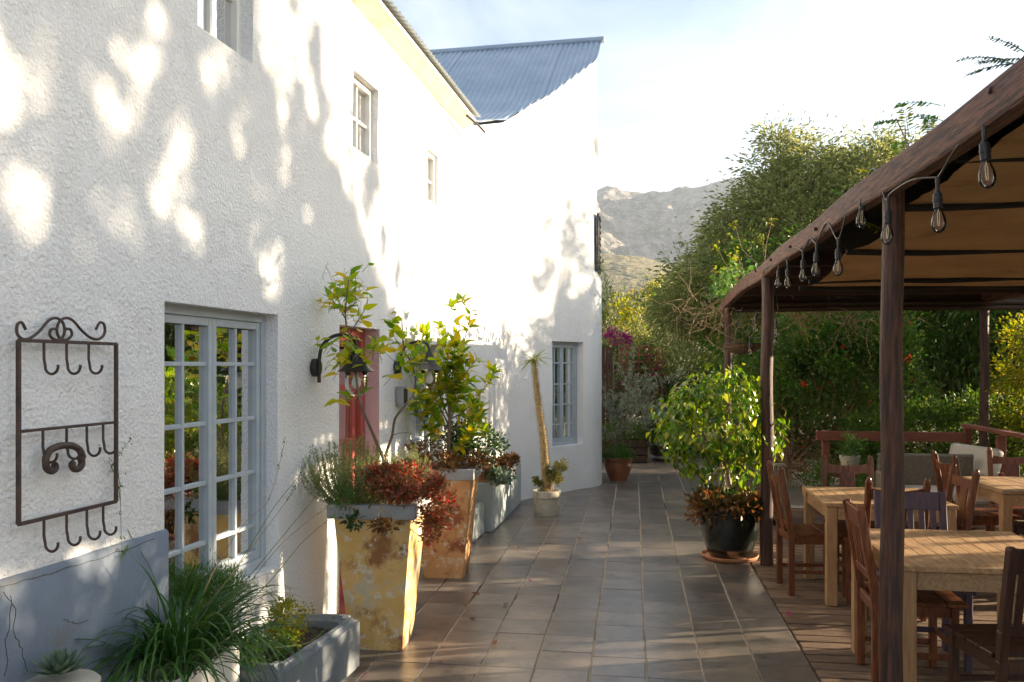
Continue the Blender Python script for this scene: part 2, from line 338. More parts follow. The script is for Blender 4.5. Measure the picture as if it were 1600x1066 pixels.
def terrain(name, x0, x1, y0, y1, nx, ny, hf, m):
    xs = np.linspace(x0, x1, nx); ys = np.linspace(y0, y1, ny); V = []
    for x in xs:
        for y in ys: V.append((x, y, hf(x, y)))
    I = (np.arange(nx-1)[:, None]*ny+np.arange(ny-1)[None, :]).ravel()
    F = np.stack([I, I+ny, I+ny+1, I+1], 1)
    return tag(link(name, fast_mesh(name, V, F, m, True)), kind='structure')
def sstep(a, b, x):
    t = min(1, max(0, (x-a)/(b-a))); return t*t*(3-2*t)
def interp(x, pts):
    for (a, p), (b, q) in zip(pts, pts[1:]):
        if x <= b: return p+(q-p)*max(0, (x-a))/(b-a)
    return pts[-1][1]
RID = [(-1500, 420), (-600, 500), (-300, 560), (-137, 545), (-20, 520), (120, 500), (200, 512), (330, 530), (700, 480), (1300, 420), (2200, 250)]
def h_far(x, y):
    rz = interp(x, RID)*.965; t = (y-1250)/(2600-1250)
    base = rz*(sstep(-.02, 1.02, t)**.85 if y <= 2600 else 1-.5*sstep(2600, 3600, y))
    q = Vector((x/420, y/520, .3)); rm = mnoise.ridged_multi_fractal(q, 1.0, 2.1, 6, 1.0, 2.0)
    f = mnoise.fractal(Vector((x/90, y/90, 2.)), .9, 2.1, 6)
    w = math.sin(math.pi*min(1, max(0, t)))**.7 if t < 1 else .1
    return max(-.3, base + (rm-1.1)*105*w + f*(14+26*w)*min(1, max(0, t*3)))-.3
def h_mid(x, y):
    t = sstep(500, 900, y); top = interp(x, [(-900, 95), (-60, 113), (10, 111), (60, 100), (200, 96), (600, 80), (1200, 30)])
    f = mnoise.fractal(Vector((x/70, y/70, 5.)), .9, 2.1, 5)
    return top*t*(1-.15*sstep(900, 1250, y)) + f*5*t-.3*(1-t)-.2
mat('mountain_rock', (.13, .12, .105), (.30, .255, .20), .95, .03, 14, .035, spots=(((.075, .085, .055), .02, .5, .58), ((.40, .37, .33), .09, .58, .66), ((.05, .055, .04), .16, .58, .66)), detail=14, mid=(.40, .62))
mat('hill_scrub', (.19, .16, .085), (.30, .24, .12), .95, .05, 3, .12, spots=(((.07, .08, .035), .09, .50, .60), ((.06, .07, .03), .35, .58, .64)), detail=12)
terrain('mountain', -1500, 2300, 1240, 3600, 260, 170, h_far, M['mountain_rock'])
terrain('hill', -800, 1200, 480, 1235, 90, 60, h_mid, M['hill_scrub'])
hz = MB().bx(-4050, 4050, -4050, 4050, -2, 680)
hm = bpy.data.materials.new('haze_air'); hm.use_nodes = True; nt = hm.node_tree; nt.nodes.clear()
pv = nt.nodes.new('ShaderNodeVolumePrincipled'); pv.inputs['Color'].default_value = (.78, .87, 1.0, 1); pv.inputs['Density'].default_value = .00013; pv.inputs['Anisotropy'].default_value = .35
ot = nt.nodes.new('ShaderNodeOutputMaterial'); nt.links.new(pv.outputs[0], ot.inputs['Volume'])
hzo = tag(hz.part('haze', hm, None), 'thin pale morning haze over the valley', 'haze', kind='stuff')

# ------------------------------------------------------------------ terrace tiles and deck
tb = MB(); tb.add([(-2.6, .4, -.005), (.965, .4, -.005), (.965, 10.42, -.005), (3.4, 10.42, -.005), (3.4, 15.7, -.005), (-2.6, 15.7, -.005)], [(0, 1, 2, 5), (2, 3, 4, 5)])
terr = tag(tb.part('terrace', M['grout'], None), kind='structure')
tile_me = MB().box((0, 0, -.01), (.288, .2965, .02)).mesh('tile', M['tile'], .0016, 1)
tiles = []
for c in range(-9, 12):
    x = .961-.144-.3*c
    off = .055 if c >= 4 else 0
    for r_ in range(-15, 38):
        y = 4.93+.15+.3*r_+off
        if x > .97 and y < 10.55: continue
        if x > 3.3 or y > 15.6: continue
        wx = -1.873+.0664*(y-5.318)
        if y < 10.5 and x < wx-.16: continue
        if y >= 10.5 and x < -1.5+.62*(y-10.5)-.16 and y < 12: continue
        if y >= 12 and x < -.75: continue
        tiles.append((x, y))
tiles.sort(key=lambda t: (t[1] < 4.1, t[1] if t[1] >= 4.1 else 0))
far = MB()
for i, (x, y) in enumerate(tiles):
    if i < 300:
        o = link('tile', tile_me, terr); o.location = (x+rnd.uniform(-.001, .001), y, rnd.uniform(-.0012, .0008)); o.rotation_euler = (rnd.gauss(0, .0016), rnd.gauss(0, .0016), rnd.choice((0, math.pi)))
    else: far.box((x, y, -.01+rnd.uniform(-.001, .0005)), (.288, .2965, .02))
tag(far.part('far_tiles', M['tile'], terr), kind='stuff')
dk = tag(MB().bx(.972, 4.0, .6, 10.40, -.07, -.062).part('deck', M['dark'], None), kind='structure')
bm_ = MB().box((0, 0, -.016), (2.95, .108, .03)).mesh('deck_board', M['deck_wood'], .003, 1)
y = .7; k = 0
while y < 10.36:
    o = link('deck_board', bm_, dk); o.location = (.972+1.475+rnd.uniform(0, .012), y, rnd.uniform(-.004, .002)); o.rotation_euler = (rnd.gauss(0, .012), 0, rnd.gauss(0, .0014)+math.pi*(k % 2)); y += .1215; k += 1

# ------------------------------------------------------------------ cottage
def wall_sheet(path, q0, q1, top, openings, dq=.13, dz=.14, zfix=4.08, depth=.2, wob=.010, extra=None, qbreaks=()):
    """wall following path(q)->(point, outward normal), pierced by openings (qa,qb,za,zb), with reveals"""
    qs = sorted(set([round(v, 4) for v in list(np.arange(q0, q1, dq))+[q1]+[o[0] for o in openings]+[o[1] for o in openings]+list(qbreaks)]))
    zs = sorted(set([round(v, 4) for v in list(np.arange(-.1, zfix, dz))+[zfix]+[o[2] for o in openings]+[o[3] for o in openings]]))
    keepq = {round(v, 4) for o in openings for v in o[:2]} | {round(q0, 4), round(q1, 4)}; keepz = {round(v, 4) for o in openings for v in o[2:4]} | {zfix}
    qs = [q for i, q in enumerate(qs) if q in keepq or all(abs(q-k) > .03 for k in keepq)]
    zs = [z for z in zs if z in keepz or all(abs(z-k) > .03 for k in keepz)]
    NT = 6; mb = MB(); idx = {}
    def vert(i, j):
        if (i, j) in idx: return idx[i, j]
        p, nn = path(qs[i])
        z = zs[j] if j < len(zs) else zfix+(max(top(qs[i]), zfix+.002)-zfix)*(j-len(zs)+1)/NT
        w = wob*mnoise.fractal(Vector((qs[i]*.8, z*.8, q0)), 1, 2, 3)+(extra(qs[i], z) if extra else 0)
        mb.v.append(tuple(Vector((p.x, p.y, z))+nn*w)); idx[i, j] = len(mb.v)-1; return idx[i, j]
    nzr = len(zs)+NT
    def inside(i, j):
        if j >= len(zs)-1: return False
        qm, zm = (qs[i]+qs[i+1])/2, (zs[j]+zs[j+1])/2
        return any(o[0] < qm < o[1] and o[2] < zm < o[3] for o in openings)
    inner = {}
    def iv(i, j):
        if (i, j) in inner: return inner[i, j]
        v = Vector(mb.v[vert(i, j)]); p, nn = path(qs[i]); mb.v.append(tuple(v-nn*(depth+.1))); inner[i, j] = len(mb.v)-1; return inner[i, j]
    for i in range(len(qs)-1):
        for j in range(nzr-1):
            if inside(i, j): continue
            mb.f.append((vert(i, j), vert(i+1, j), vert(i+1, j+1), vert(i, j+1)))
            for (di, dj, a, b) in ((1, 0, (i+1, j), (i+1, j+1)), (-1, 0, (i, j+1), (i, j)), (0, 1, (i+1, j+1), (i, j+1)), (0, -1, (i, j), (i+1, j))):
                ii, jj = i+di, j+dj
                if 0 <= ii < len(qs)-1 and 0 <= jj < nzr-1 and inside(ii, jj):
                    mb.f.append((vert(*a), iv(*a), iv(*b), vert(*b)))
    return mb
def frame_basis(path, qa, qb):
    (pa, na), (pb, nb) = path(qa), path(qb); t = (pb-pa).normalized(); return pa, t, Vector((t.y, -t.x, 0)), (pb-pa).length
def window(parent, name, path, o, depth, cols, rowz, m_frame, casements=1, fr=.045, bar=.02, curtain=None, sill=True, pane_m='pane_glass', lab=None):
    """recessed window: frame, glazing bars, panes, dark room behind"""
    qa, qb, za, zb = o; p, t, nn, w = frame_basis(path, qa, qb)
    base = p - nn*depth
    fmb = MB(); Rm = Matrix((t, nn, Vector((0, 0, 1)))).transposed()
    def bar_box(m_, x0, x1, z0, z1, d0, d1):
        m_.box(base+t*((x0+x1)/2)+nn*((d0+d1)/2)+Vector((0, 0, (z0+z1)/2)), (x1-x0, d1-d0, z1-z0), Rm)
    win = thing('tmp', None, None, base+Vector((0, 0, za))); win.name = name; win.parent = parent; win.location = base+Vector((0, 0, za))-worldloc(parent)
    if lab: win['label'] = lab
    bar_box(fmb, -.02, fr, za-.02, zb+.02, -.03, .045); bar_box(fmb, w-fr, w+.02, za-.02, zb+.02, -.03, .045)
    bar_box(fmb, fr, w-fr, zb-fr, zb+.02, -.03, .045); bar_box(fmb, fr, w-fr, za-.02, za+fr*1.25, -.03, .045)
    fmb.part('frame', m_frame, win, .004, 1)
    cw = (w-2*fr)/casements; zr = [za+fr*1.25]+sorted(rowz)+[zb-fr]
    for c in range(casements):
        x0 = fr+c*cw; x1 = x0+cw; st = .036 if casements > 1 else 0
        if casements > 1:
            cm = MB(); bar_box(cm, x0+.002, x0+st, zr[0], zr[-1], -.015, .035); bar_box(cm, x1-st, x1-.002, zr[0], zr[-1], -.015, .035)
            bar_box(cm, x0+st, x1-st, zr[-1]-.04, zr[-1]-.001, -.015, .033); bar_box(cm, x0+st, x1-st, zr[0]+.001, zr[0]+.05, -.015, .033)
            cm.part('casement', m_frame, win, .003, 1)
        xi0, xi1 = x0+st, x1-st; z0i = zr[0]+(.05 if st else 0); z1i = zr[-1]-(.04 if st else 0)
        zz = [z0i]+[z for z in zr[1:-1]]+[z1i]
        bm2 = MB()
        for k in range(1, cols):
            xc = xi0+(xi1-xi0)*k/cols; bar_box(bm2, xc-bar/2, xc+bar/2, z0i, z1i, -.008, .026)
        for z in zz[1:-1]: bar_box(bm2, xi0, xi1, z-bar/2, z+bar/2, -.006, .023)
        if bm2.v: bm2.part('glazing_bars', m_frame, win, .002, 1)
        for k in range(cols):
            xa = xi0+(xi1-xi0)*k/cols+(bar/2 if k else 0); xb = xi0+(xi1-xi0)*(k+1)/cols-(bar/2 if k < cols-1 else 0)
            for za_, zb_ in zip(zz, zz[1:]):
                pm = MB(); bar_box(pm, xa-.003, xb+.003, za_+.005, zb_-.005, .003+rnd.uniform(0, .002), .007); pm.part('pane', M[pane_m], win)
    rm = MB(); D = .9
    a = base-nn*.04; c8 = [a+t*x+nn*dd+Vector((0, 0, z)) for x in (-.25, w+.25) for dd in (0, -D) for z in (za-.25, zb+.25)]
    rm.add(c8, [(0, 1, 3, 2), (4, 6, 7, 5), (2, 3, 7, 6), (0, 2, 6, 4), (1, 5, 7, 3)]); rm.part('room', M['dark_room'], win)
    if curtain:
        for (x0, x1) in curtain:
            cm = MB(); N_ = 24; vv = []
            for k in range(N_+1):
                x = x0+(x1-x0)*k/N_; dd = -.10+.016*math.sin(k*1.5)+.006*math.sin(k*4.1)
                for z in (za-.05, zb): vv.append(a+t*x+nn*dd+Vector((0, 0, z)))
            cm.add(vv, [(2*k, 2*k+2, 2*k+3, 2*k+1) for k in range(N_)]); cm.part('curtain', M['curtain'], win, smooth=180)
    if sill:
        sm = MB(); bar_box(sm, 0, w, za-.05, za-.012, .05, depth-.02); sm.part('sill', M['smooth_plaster'], win, .01, 2)
    return win
def path_main(q):
    p = wallp(q, 0); return p, WN
FW = (-1.85, -.81, .55, 1.93); DR = (.02, .75, -.1, 1.915); GD = (1.48, 2.37, -.1, 1.84)
W1 = (-1.6, -1.09, 3.21, 3.86); W2 = (.25, .715, 3.10, 3.63); W3 = (1.905, 2.25, 3.06, 3.52)
OPS = [FW, DR, GD, W1, W2, W3]
cot = thing('cottage', 'long white roughcast cottage with blue-grey windows, red door and iron roof', 'building', wallp(0, 0))
wall_sheet(path_main, -8.3, 3.1, lambda q: 4.14, OPS).part('wall', M['white_stucco'], cot, smooth=35)
MB().add([wallp(-8.3, -.1), wallp(-8.3, 4.1), wallp(-8.3, 4.1, -6), wallp(-8.3, -.1, -6), wallp(3.1, -.1, -6), wallp(3.1, 4.1, -6)], [(0, 1, 2, 3), (3, 2, 5, 4)]).part('back_wall', M['white_stucco'], cot)
# painted plinth left of the tall window, 4 mm proud of the roughcast
pm = MB(); N_ = 70; vv = []
for k in range(N_+1):
    s_ = -8.2+(FW[0]+8.2)*k/N_; zt = .95+.006*mnoise.noise(Vector((s_*3, 0, 0)))+.003*mnoise.noise(Vector((s_*14, 0, 0)))
    zb_ = [-.1, .25, .6, zt-.012, zt]
    for z in zb_: vv.append(wallp(s_, z, .017 if z < zt else .004))
pm.add(vv, [(5*k+j, 5*k+5+j, 5*k+6+j, 5*k+1+j) for k in range(N_) for j in range(4)])
pm.part('painted_plinth', M['blue_grey_paint'], cot, smooth=60)
# fine cracks in the plinth: thin grooves of dirt
for k, pts in enumerate([[(0, 917), (60, 902), (110, 886), (160, 871), (215, 852), (250, 838)], [(6, 925), (24, 950), (20, 985), (34, 1015), (44, 1060)], [(18, 930), (14, 985), (8, 1002), (12, 1040), (4, 1062)], [(100, 968), (120, 975), (140, 969)]]):
    mb = MB(); ps = []
    for (xa, ya), (xb, yb) in zip(pts, pts[1:]):
        for u_ in np.linspace(0, 1, 6)[:-1]: ps.append(wall_at(xa+(xb-xa)*u_+rnd.uniform(-1.5, 1.5), ya+(yb-ya)*u_+rnd.uniform(-1.5, 1.5), .0175))
    mb.tube(ps, .0011, 4); mb.part('crack', M['soil'], cot)
# windows and doors
window(cot, 'tall_window', path_main, FW, .12, 2, [.79, 1.08, 1.37, 1.66], M['window_paint'], 2, curtain=[(.36, .47), (.80, .98)], lab='tall blue-grey casement window beside the iron hook rack')
window(cot, 'upper_window', path_main, W1, .11, 2, [3.53], M['white_paint'], 1, fr=.04, bar=.022)
window(cot, 'upper_window', path_main, W2, .09, 2, [3.36], M['white_paint'], 1, fr=.04, bar=.022, curtain=[(0.05, .46)])
window(cot, 'upper_window', path_main, W3, .08, 2, [3.28], M['white_paint'], 1, fr=.035, bar=.02, curtain=[(.05, .34)])
def door(parent, o, depth, m_, nm, lab, rows):
    qa, qb, za, zb = o; d = thing('tmp', None, None); d.name = nm; d.parent = parent; d['label'] = lab
    p, t, nn, w = frame_basis(path_main, qa, qb); base = p-nn*depth; d.location = base-worldloc(parent)
    Rm = Matrix((t, nn, Vector((0, 0, 1)))).transposed()
    def bb(m2, x0, x1, z0, z1, d0, d1): m2.box(base+t*((x0+x1)/2)+nn*((d0+d1)/2)+Vector((0, 0, (z0+z1)/2)), (x1-x0, d1-d0, z1-z0), Rm)
    f = MB(); bb(f, -.02, .07, 0, zb+.02, -.05, .06); bb(f, w-.075, w+.02, 0, zb+.02, -.05, .06); bb(f, .07, w-.075, zb-.06, zb+.02, -.05, .06); f.part('frame', m_, d, .004, 1)
    lf = MB(); x0, x1, zt = .073, w-.078, zb-.063
    bb(lf, x0, x0+.06, .02, zt, -.03, .02); bb(lf, x1-.06, x1, .02, zt, -.03, .02); bb(lf, x0+.06, x1-.06, zt-.07, zt, -.03, .02); bb(lf, x0+.06, x1-.06, .02, .22, -.03, .02)
    for z in rows: bb(lf, x0+.06, x1-.06, z-.02, z+.02, -.028, .018)
    lf.part('door_leaf', m_, d, .004, 1)
    zz = [.22]+rows+[zt-.07]
    for a_, b_ in zip(zz, zz[1:]):
        pn = MB(); bb(pn, x0+.058, x1-.058, a_+.015, b_-.015, -.006, -.002); pn.part('pane', M['pane_glass'], d)
    hd = MB(); hp = base+t*(x1-.03)+nn*.02+Vector((0, 0, .98)); hd.tube([hp, hp+nn*.045, hp+nn*.05-t*.1], .009, 8); hd.part('handle', M['black_metal'], d, smooth=60)
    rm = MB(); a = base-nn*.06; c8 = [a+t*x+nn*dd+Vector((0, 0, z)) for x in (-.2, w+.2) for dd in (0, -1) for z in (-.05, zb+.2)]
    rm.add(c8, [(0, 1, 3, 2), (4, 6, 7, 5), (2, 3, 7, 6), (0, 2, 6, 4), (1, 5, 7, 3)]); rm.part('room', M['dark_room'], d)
    return d
rd = door(cot, DR, .17, M['red_paint'], 'red_door', 'red glazed cottage door with pink painted reveal', [.62, 1.12, 1.5])
door(cot, GD, .17, M['window_paint'], 'grey_door', 'blue-grey glazed door behind the lemon tree', [.62, 1.0, 1.4])
q = DR[1]; MB().add([wallp(q-.004, 0, -.002), wallp(q-.004, 1.905, -.002), wallp(q-.004, 1.905, -.11), wallp(q-.004, 0, -.11)], [(0, 1, 2, 3)]).part('pink_reveal', M['pink_paint'], cot)
MB().box(wallp(.385, .03, -.06), (.24, .70, .06), Matrix.Rotation(-math.atan2(WD.x, WD.y), 3, 'Z')).part('door_step', M['step_red'], cot, .01)
# eave: cornice, corrugated sheets
ev = MB()
prof = [(0, 4.03), (.04, 4.045), (.10, 4.095), (.125, 4.105), (.125, 4.135), (-.02, 4.16)]
ks = np.linspace(-8.3, 3.1, 60); vv = []
for s_ in ks:
    dz_ = .09-.045*(s_+.0)/1.6 if False else .04-.028*s_
    for o_, z in prof: vv.append(wallp(s_, z+dz_+.004*mnoise.noise(Vector((s_*2, o_*9, 0))), o_))
m_ = len(prof); ev.add(vv, [(i*m_+j, (i+1)*m_+j, (i+1)*m_+j+1, i*m_+j+1) for i in range(len(ks)-1) for j in range(m_-1)]+[tuple(range(m_))[::-1], tuple((len(ks)-1)*m_+j for j in range(m_))])
ev.part('cornice', M['cream_paint'], cot, smooth=40)
def corrugated(name, parent, m, pt, a0, a1, bs, pitch=.076, amp=.009, per=8, thick=.0):
    """sheet: pt(a,b) surface point, waves along a"""
    na = int((a1-a0)/pitch*per)+1; aa = np.linspace(a0, a1, na); V = []
    for a in aa:
        for b in bs:
            p, nr = pt(a, b); V.append(tuple(p+nr*amp*math.sin(2*math.pi*a/pitch)))
    nb = len(bs); I = (np.arange(na-1)[:, None]*nb+np.arange(nb-1)[None, :]).ravel()
    me = fast_mesh(name, np.array(V)-np.array(worldloc(parent)) if parent else V, np.stack([I, I+nb, I+nb+1, I+1], 1), m, True)
    return link(name, me, parent)
rn = Vector((WN.x*.27, WN.y*.27, .96))
for i in range(14):
    a0 = -8.3+i*.815; a1 = min(a0+.83, 3.12)
    corrugated('roof_sheet', cot, M['roof_iron'], lambda a, b: (wallp(a, 4.185-.028*a+(.22-b)*.29, b), rn), a0, a1, [.175, .1, -.5, -3.2])
# ------------------------------------------------------------------ wing with the curved wall
JS = 3.1
PROF = [(3.0, 4.05), (3.5, 4.14), (3.9, 4.26), (4.5, 4.44), (5.1, 4.70), (5.66, 5.06), (6.26, 5.53), (7.0, 6.08), (7.42, 6.36)]
RU = 7.42
def roofz(u): return interp(u, PROF) if u <= RU else 6.36-(u-RU)*.75
A = wallp(JS, 0); B = Vector((-1.40, 10.50, 0)); E_ = Vector((-.63, 11.74, 0))
pts = [A + (B-A)*k/14 for k in range(14)] + [B+(E_-B)*k/12 for k in range(13)]
hd = math.atan2((E_-B).x, (E_-B).y); p = E_.copy()
for k in range(14):
    hd -= R(4.6); p = p+Vector((math.sin(hd), math.cos(hd), 0))*.07; pts.append(p.copy())
for k in range(10):
    hd -= R(3.0); p = p+Vector((math.sin(hd), math.cos(hd), 0))*.35; pts.append(p.copy())
# soften the inner corner at B
for _ in range(3):
    for i in range(12, 17): pts[i] = (pts[i-1]+pts[i]*2+pts[i+1])/4
cum = [0]
for a_, b_ in zip(pts, pts[1:]): cum.append(cum[-1]+(b_-a_).length)
def path_wing(q):
    q = max(0, min(cum[-1]-1e-6, q))
    i = max(k for k in range(len(cum)) if cum[k] <= q); i = min(i, len(pts)-2)
    def tan(j): j = max(0, min(len(pts)-2, j)); return (pts[j+1]-pts[j]).normalized()
    f = (q-cum[i])/(cum[i+1]-cum[i]); t = (tan(i)*(1-f)+tan(i+1)*f) if f > .5 else (tan(i)*(1-f)+tan(i)*f)
    t.normalize(); return pts[i].lerp(pts[i+1], f), Vector((t.y, -t.x, 0))
def ucoord(p): return (p-P0).dot(WD)
qB = cum[14]; qE = cum[26]
WW = (qB+.70, qB+1.37, .60, 1.97)
wing = thing('wing_building', 'white round-cornered wing with swept blue-grey corrugated roof', 'building', A)
wall_sheet(path_wing, 0, cum[-1], lambda q: roofz(ucoord(path_wing(q)[0])), [WW], extra=lambda q, z: .075*sstep(qE-.25, qE+.2, q)*(1-sstep(2.86, 2.99, z)), qbreaks=(qB, qE)).part('wall', M['white_stucco'], wing, smooth=35)
window(wing, 'casement_window', path_wing, WW, .13, 2, [.88, 1.14, 1.41, 1.69], M['window_paint'], 2, fr=.04, bar=.017, curtain=[(.12, .30), (.40, .60)])
SHIFT = [0]
def wing_pt(a, b):      # a along the ridge (out of the main wall), b along the cottage
    z = roofz(b)+.035+SHIFT[0]; e = .02
    sl = (roofz(b+e)-roofz(b-e))/(2*e)
    nr = (Vector((0, 0, 1))-WD*sl).normalized()
    return wallp(b, z, a), nr
def verge(b):
    # out to the wall face plus a small overhang
    best = 0
    for k in range(0, 240):
        q = cum[-1]*k/239; pp, _ = path_wing(q)
        if abs(ucoord(pp)-b) < .06: best = max(best, (pp-P0).dot(WN))
    return best
bs = list(np.linspace(3.0, RU, 22)); vg = [verge(b)+.05 for b in bs]
pitch = .076; V = []; rows = []
def roof_strip(a0, a1, bs, vg, nm):
    """corrugated sheet cut along the wall line"""
    na = int((a1-a0)/pitch*8)+1; V = []; F = []
    for a in np.linspace(a0, a1, na):
        for j, b in enumerate(bs): 
            a2 = min(a, vg[j]); p, nr = wing_pt(a2, b); V.append(tuple(p+nr*.010*math.sin(2*math.pi*a2/pitch)))
    nb = len(bs); st_ = (a1-a0)/(na-1)
    for i in range(na-1):
        for j in range(nb-1):
            if a0+st_*i < max(vg[j], vg[j+1])-1e-6: F.append((i*nb+j, (i+1)*nb+j, (i+1)*nb+j+1, i*nb+j+1))
    if F: link(nm, fast_mesh(nm, np.array(V)-np.array(worldloc(wing)), F, M['roof_iron'], True), wing)
bs2 = list(np.linspace(3.0, RU, 60)); vg2 = [float(np.interp(b, bs, vg)) for b in bs2]; vg2[-12:] = [max(v, .93) for v in vg2[-12:]]
for i in range(7):
    SHIFT[0] = .006*(i % 2); roof_strip(-4.2+i*.76, -4.2+(i+1)*.76+.03, bs2, vg2, 'roof_sheet')
SHIFT[0] = 0
bs3 = list(np.linspace(RU, RU+3, 30)); vg3 = [.90-.34*(b-RU) for b in bs3]
roof_strip(-4.2, 1.0, bs3, vg3, 'rear_roof_sheet')
rc = MB(); rc.tube([wallp(RU, 6.36+.05, -4.2), wallp(RU, 6.36+.05, .96)], .045, 10); rc.part('ridge_cap', M['roof_iron'], wing, smooth=60)
# upper shutter seen edge-on and a round vent on the far curve
pq, nq = path_wing(qE+.42); tq = Vector((-nq.y, nq.x, 0))
sh = MB(); Rm = Matrix((tq, nq, Vector((0, 0, 1)))).transposed()
sh.box(pq+nq*.03+Vector((0, 0, 3.36)), (.34, .03, .80), Rm)
for k in range(9): sh.box(pq+nq*.055+Vector((0, 0, 3.02+k*.085)), (.28, .015, .05), Rm)
sh.part('shutter', M['black_metal'], wing, .006, 1)
vq = MB(); vp = pq+nq*.0+Vector((0, 0, 4.75)); vq.tube([vp-nq*.03, vp+nq*.035, vp+nq*.05], [.17, .16, .10], 24); vq.part('round_vent', M['smooth_plaster'], wing, smooth=50)
gu = MB(); e0 = wall_at(723, 196, .12); gu.tube([wallp(2.62, 3.985, .16), wallp(2.9, 3.97, .2), wallp(3.1, 3.955, .215)], .012, 8); gu.part('gutter_pipe', M['black_metal'], wing, smooth=60)

# ------------------------------------------------------------------ pergola
PX = 1.096
perg = thing('pergola', 'dark timber pergola with round posts and tan canvas ceiling over the deck', 'pergola', (PX, 7.4, 0))
def post(x, y, r, h, seed):
    pr = random.Random(seed); N_ = 14; mb = MB()
    ps = [(x+.006*math.sin(i*.9+seed)+.004*i/N_, y+.006*math.cos(i*.7+seed), -.06+(h+.06)*i/N_) for i in range(N_+1)]
    mb.tube(ps, [r*(1.08-.12*i/N_)*(1+.02*pr.uniform(-1, 1)) for i in range(N_+1)], 18); return mb.part('post', M['post_wood'], perg, smooth=60)
for i, (y, r) in enumerate(((.35, .05), (3.9, .046), (7.4, .05), (10.4, .046))): post(PX, y, r, 2.42, i+1)
for i, y in enumerate((.35, 3.9, 7.4, 10.4)): post(3.92, y, .05, 2.40, i+9)
# long edge beam: sawn pole, a little wavy
mb = MB(); N_ = 46; vv = []
for i in range(N_+1):
    y = -1.2+12.1*i/N_; w = .018*math.sin(y*1.15+.6)+.010*math.sin(y*2.7); dz_ = .016*math.sin(y*.95+2.2)+.006*math.sin(y*3.1)
    if y > 9.3: dz_ -= .10*((y-9.3)/1.6)**2
    hw, zb_, zt = .036, 2.385+dz_, 2.508+dz_
    x = PX-.012+w*.6
    vv += [(x-hw, y, zb_+.01), (x-hw*.8, y, zb_), (x+hw*.8, y, zb_), (x+hw, y, zb_+.01), (x+hw, y, zt-.012), (x+hw*.75, y, zt), (x-hw*.75, y, zt), (x-hw, y, zt-.014)]
mb.add(vv, [(8*i+k, 8*i+8+k, 8*i+8+(k+1) % 8, 8*i+(k+1) % 8) for i in range(N_) for k in range(8)]+[tuple(range(8)), tuple(8*N_+k for k in reversed(range(8)))])
mb.part('edge_beam', M['pergola_wood'], perg, smooth=35)
MB().beam((3.92, -1.2, 2.43), (3.92, 10.8, 2.43), .08, .14).part('edge_beam', M['pergola_wood'], perg, .006)
for k, (y, z0, h) in enumerate(((10.42, 2.42, .19), (9.3, 2.44, .11), (8.35, 2.45, .10), (7.35, 2.44, .12), (6.75, 2.45, .10))):
    MB().beam((PX+.03, y, z0), (4.7 if k == 0 else 3.88, y+rnd.uniform(-.02, .02), z0), .06, h).part('cross_beam', M['beam_dark'], perg, .005)
for b in perg.children[-4:]: pass
for y, z in ((10.36, 2.36), (10.36, 2.30)):
    MB().tube([(PX+.05, y, z), (2.6, y-.02, z+.01), (4.7, y, z)], .028, 8).part('purlin', M['beam_dark'], perg, smooth=60)
for x in (1.75, 2.5, 3.25): MB().beam((x, 6.6, 2.485), (x, 10.7, 2.485), .045, .05).part('purlin', M['beam_dark'], perg)
for i in range(14):
    a0 = -1.1+.84*i
    corrugated('roof_sheet', perg, M['dark'], lambda a, b: (Vector((b, a, 2.495+.03*min(1, (b-1.13)*2))), Vector((0, 0, 1))), a0, a0+.86, [1.135, 1.5, 2.5, 3.98], .11, .007, 6)
# canvas strips laced between dark battens, rising towards the camera
BY = [6.55, 6.2, 5.15, 4.15, 3.45, 2.7, 1.9, 1.0, .1]; BZ = [2.235, 2.255, 2.315, 2.395, 2.445, 2.465, 2.47, 2.47, 2.47]
for k in range(len(BY)-1):
    y1, y0, z1, z0 = BY[k], BY[k+1], BZ[k], BZ[k+1]; NX, NY = 60, 7; V = []
    for i in range(NX+1):
        for j in range(NY+1):
            f = j/NY; x = 1.235+(3.86-1.235)*i/NX
            sag = -.022*math.sin(math.pi*f)*(1+.3*math.sin(x*2.3+k))*(.4 if k == 0 else 1)
            y = y1+(y0-y1)*f
            if i == 0: x += .016*abs(math.sin(y*16))+.012*math.sin(y*3.1)
            V.append((x, y, z1+(z0-z1)*f+sag+.006*math.sin(x*4+y*3)+.02*math.exp(-(x-1.235)*6)*math.sin(y*5)-.014))
    I = (np.arange(NX)[:, None]*(NY+1)+np.arange(NY)[None, :]).ravel()
    link('canvas_strip', fast_mesh('canvas_strip', np.array(V)-np.array(worldloc(perg)), np.stack([I, I+NY+1, I+NY+2, I+1], 1), M['canvas'], True), perg)
for y, z in zip(BY, BZ):
    bp_ = [(1.2+.22*i, y+.012*math.sin(i*2+y), z-.022+.006*math.sin(i*1.3+y*4)) for i in range(13)]
    MB().tube(bp_, .017, 6).part('batten', M['dark'], perg, smooth=60)
for k in range(10):   # bolt heads on the beam
    y = 1.9+k*.83; MB().tube([(PX-.058, y, 2.46+.016*math.sin(y)), (PX-.040, y, 2.46+.016*math.sin(y))], .011, 10).part('bolt', M['post_wood'], perg)

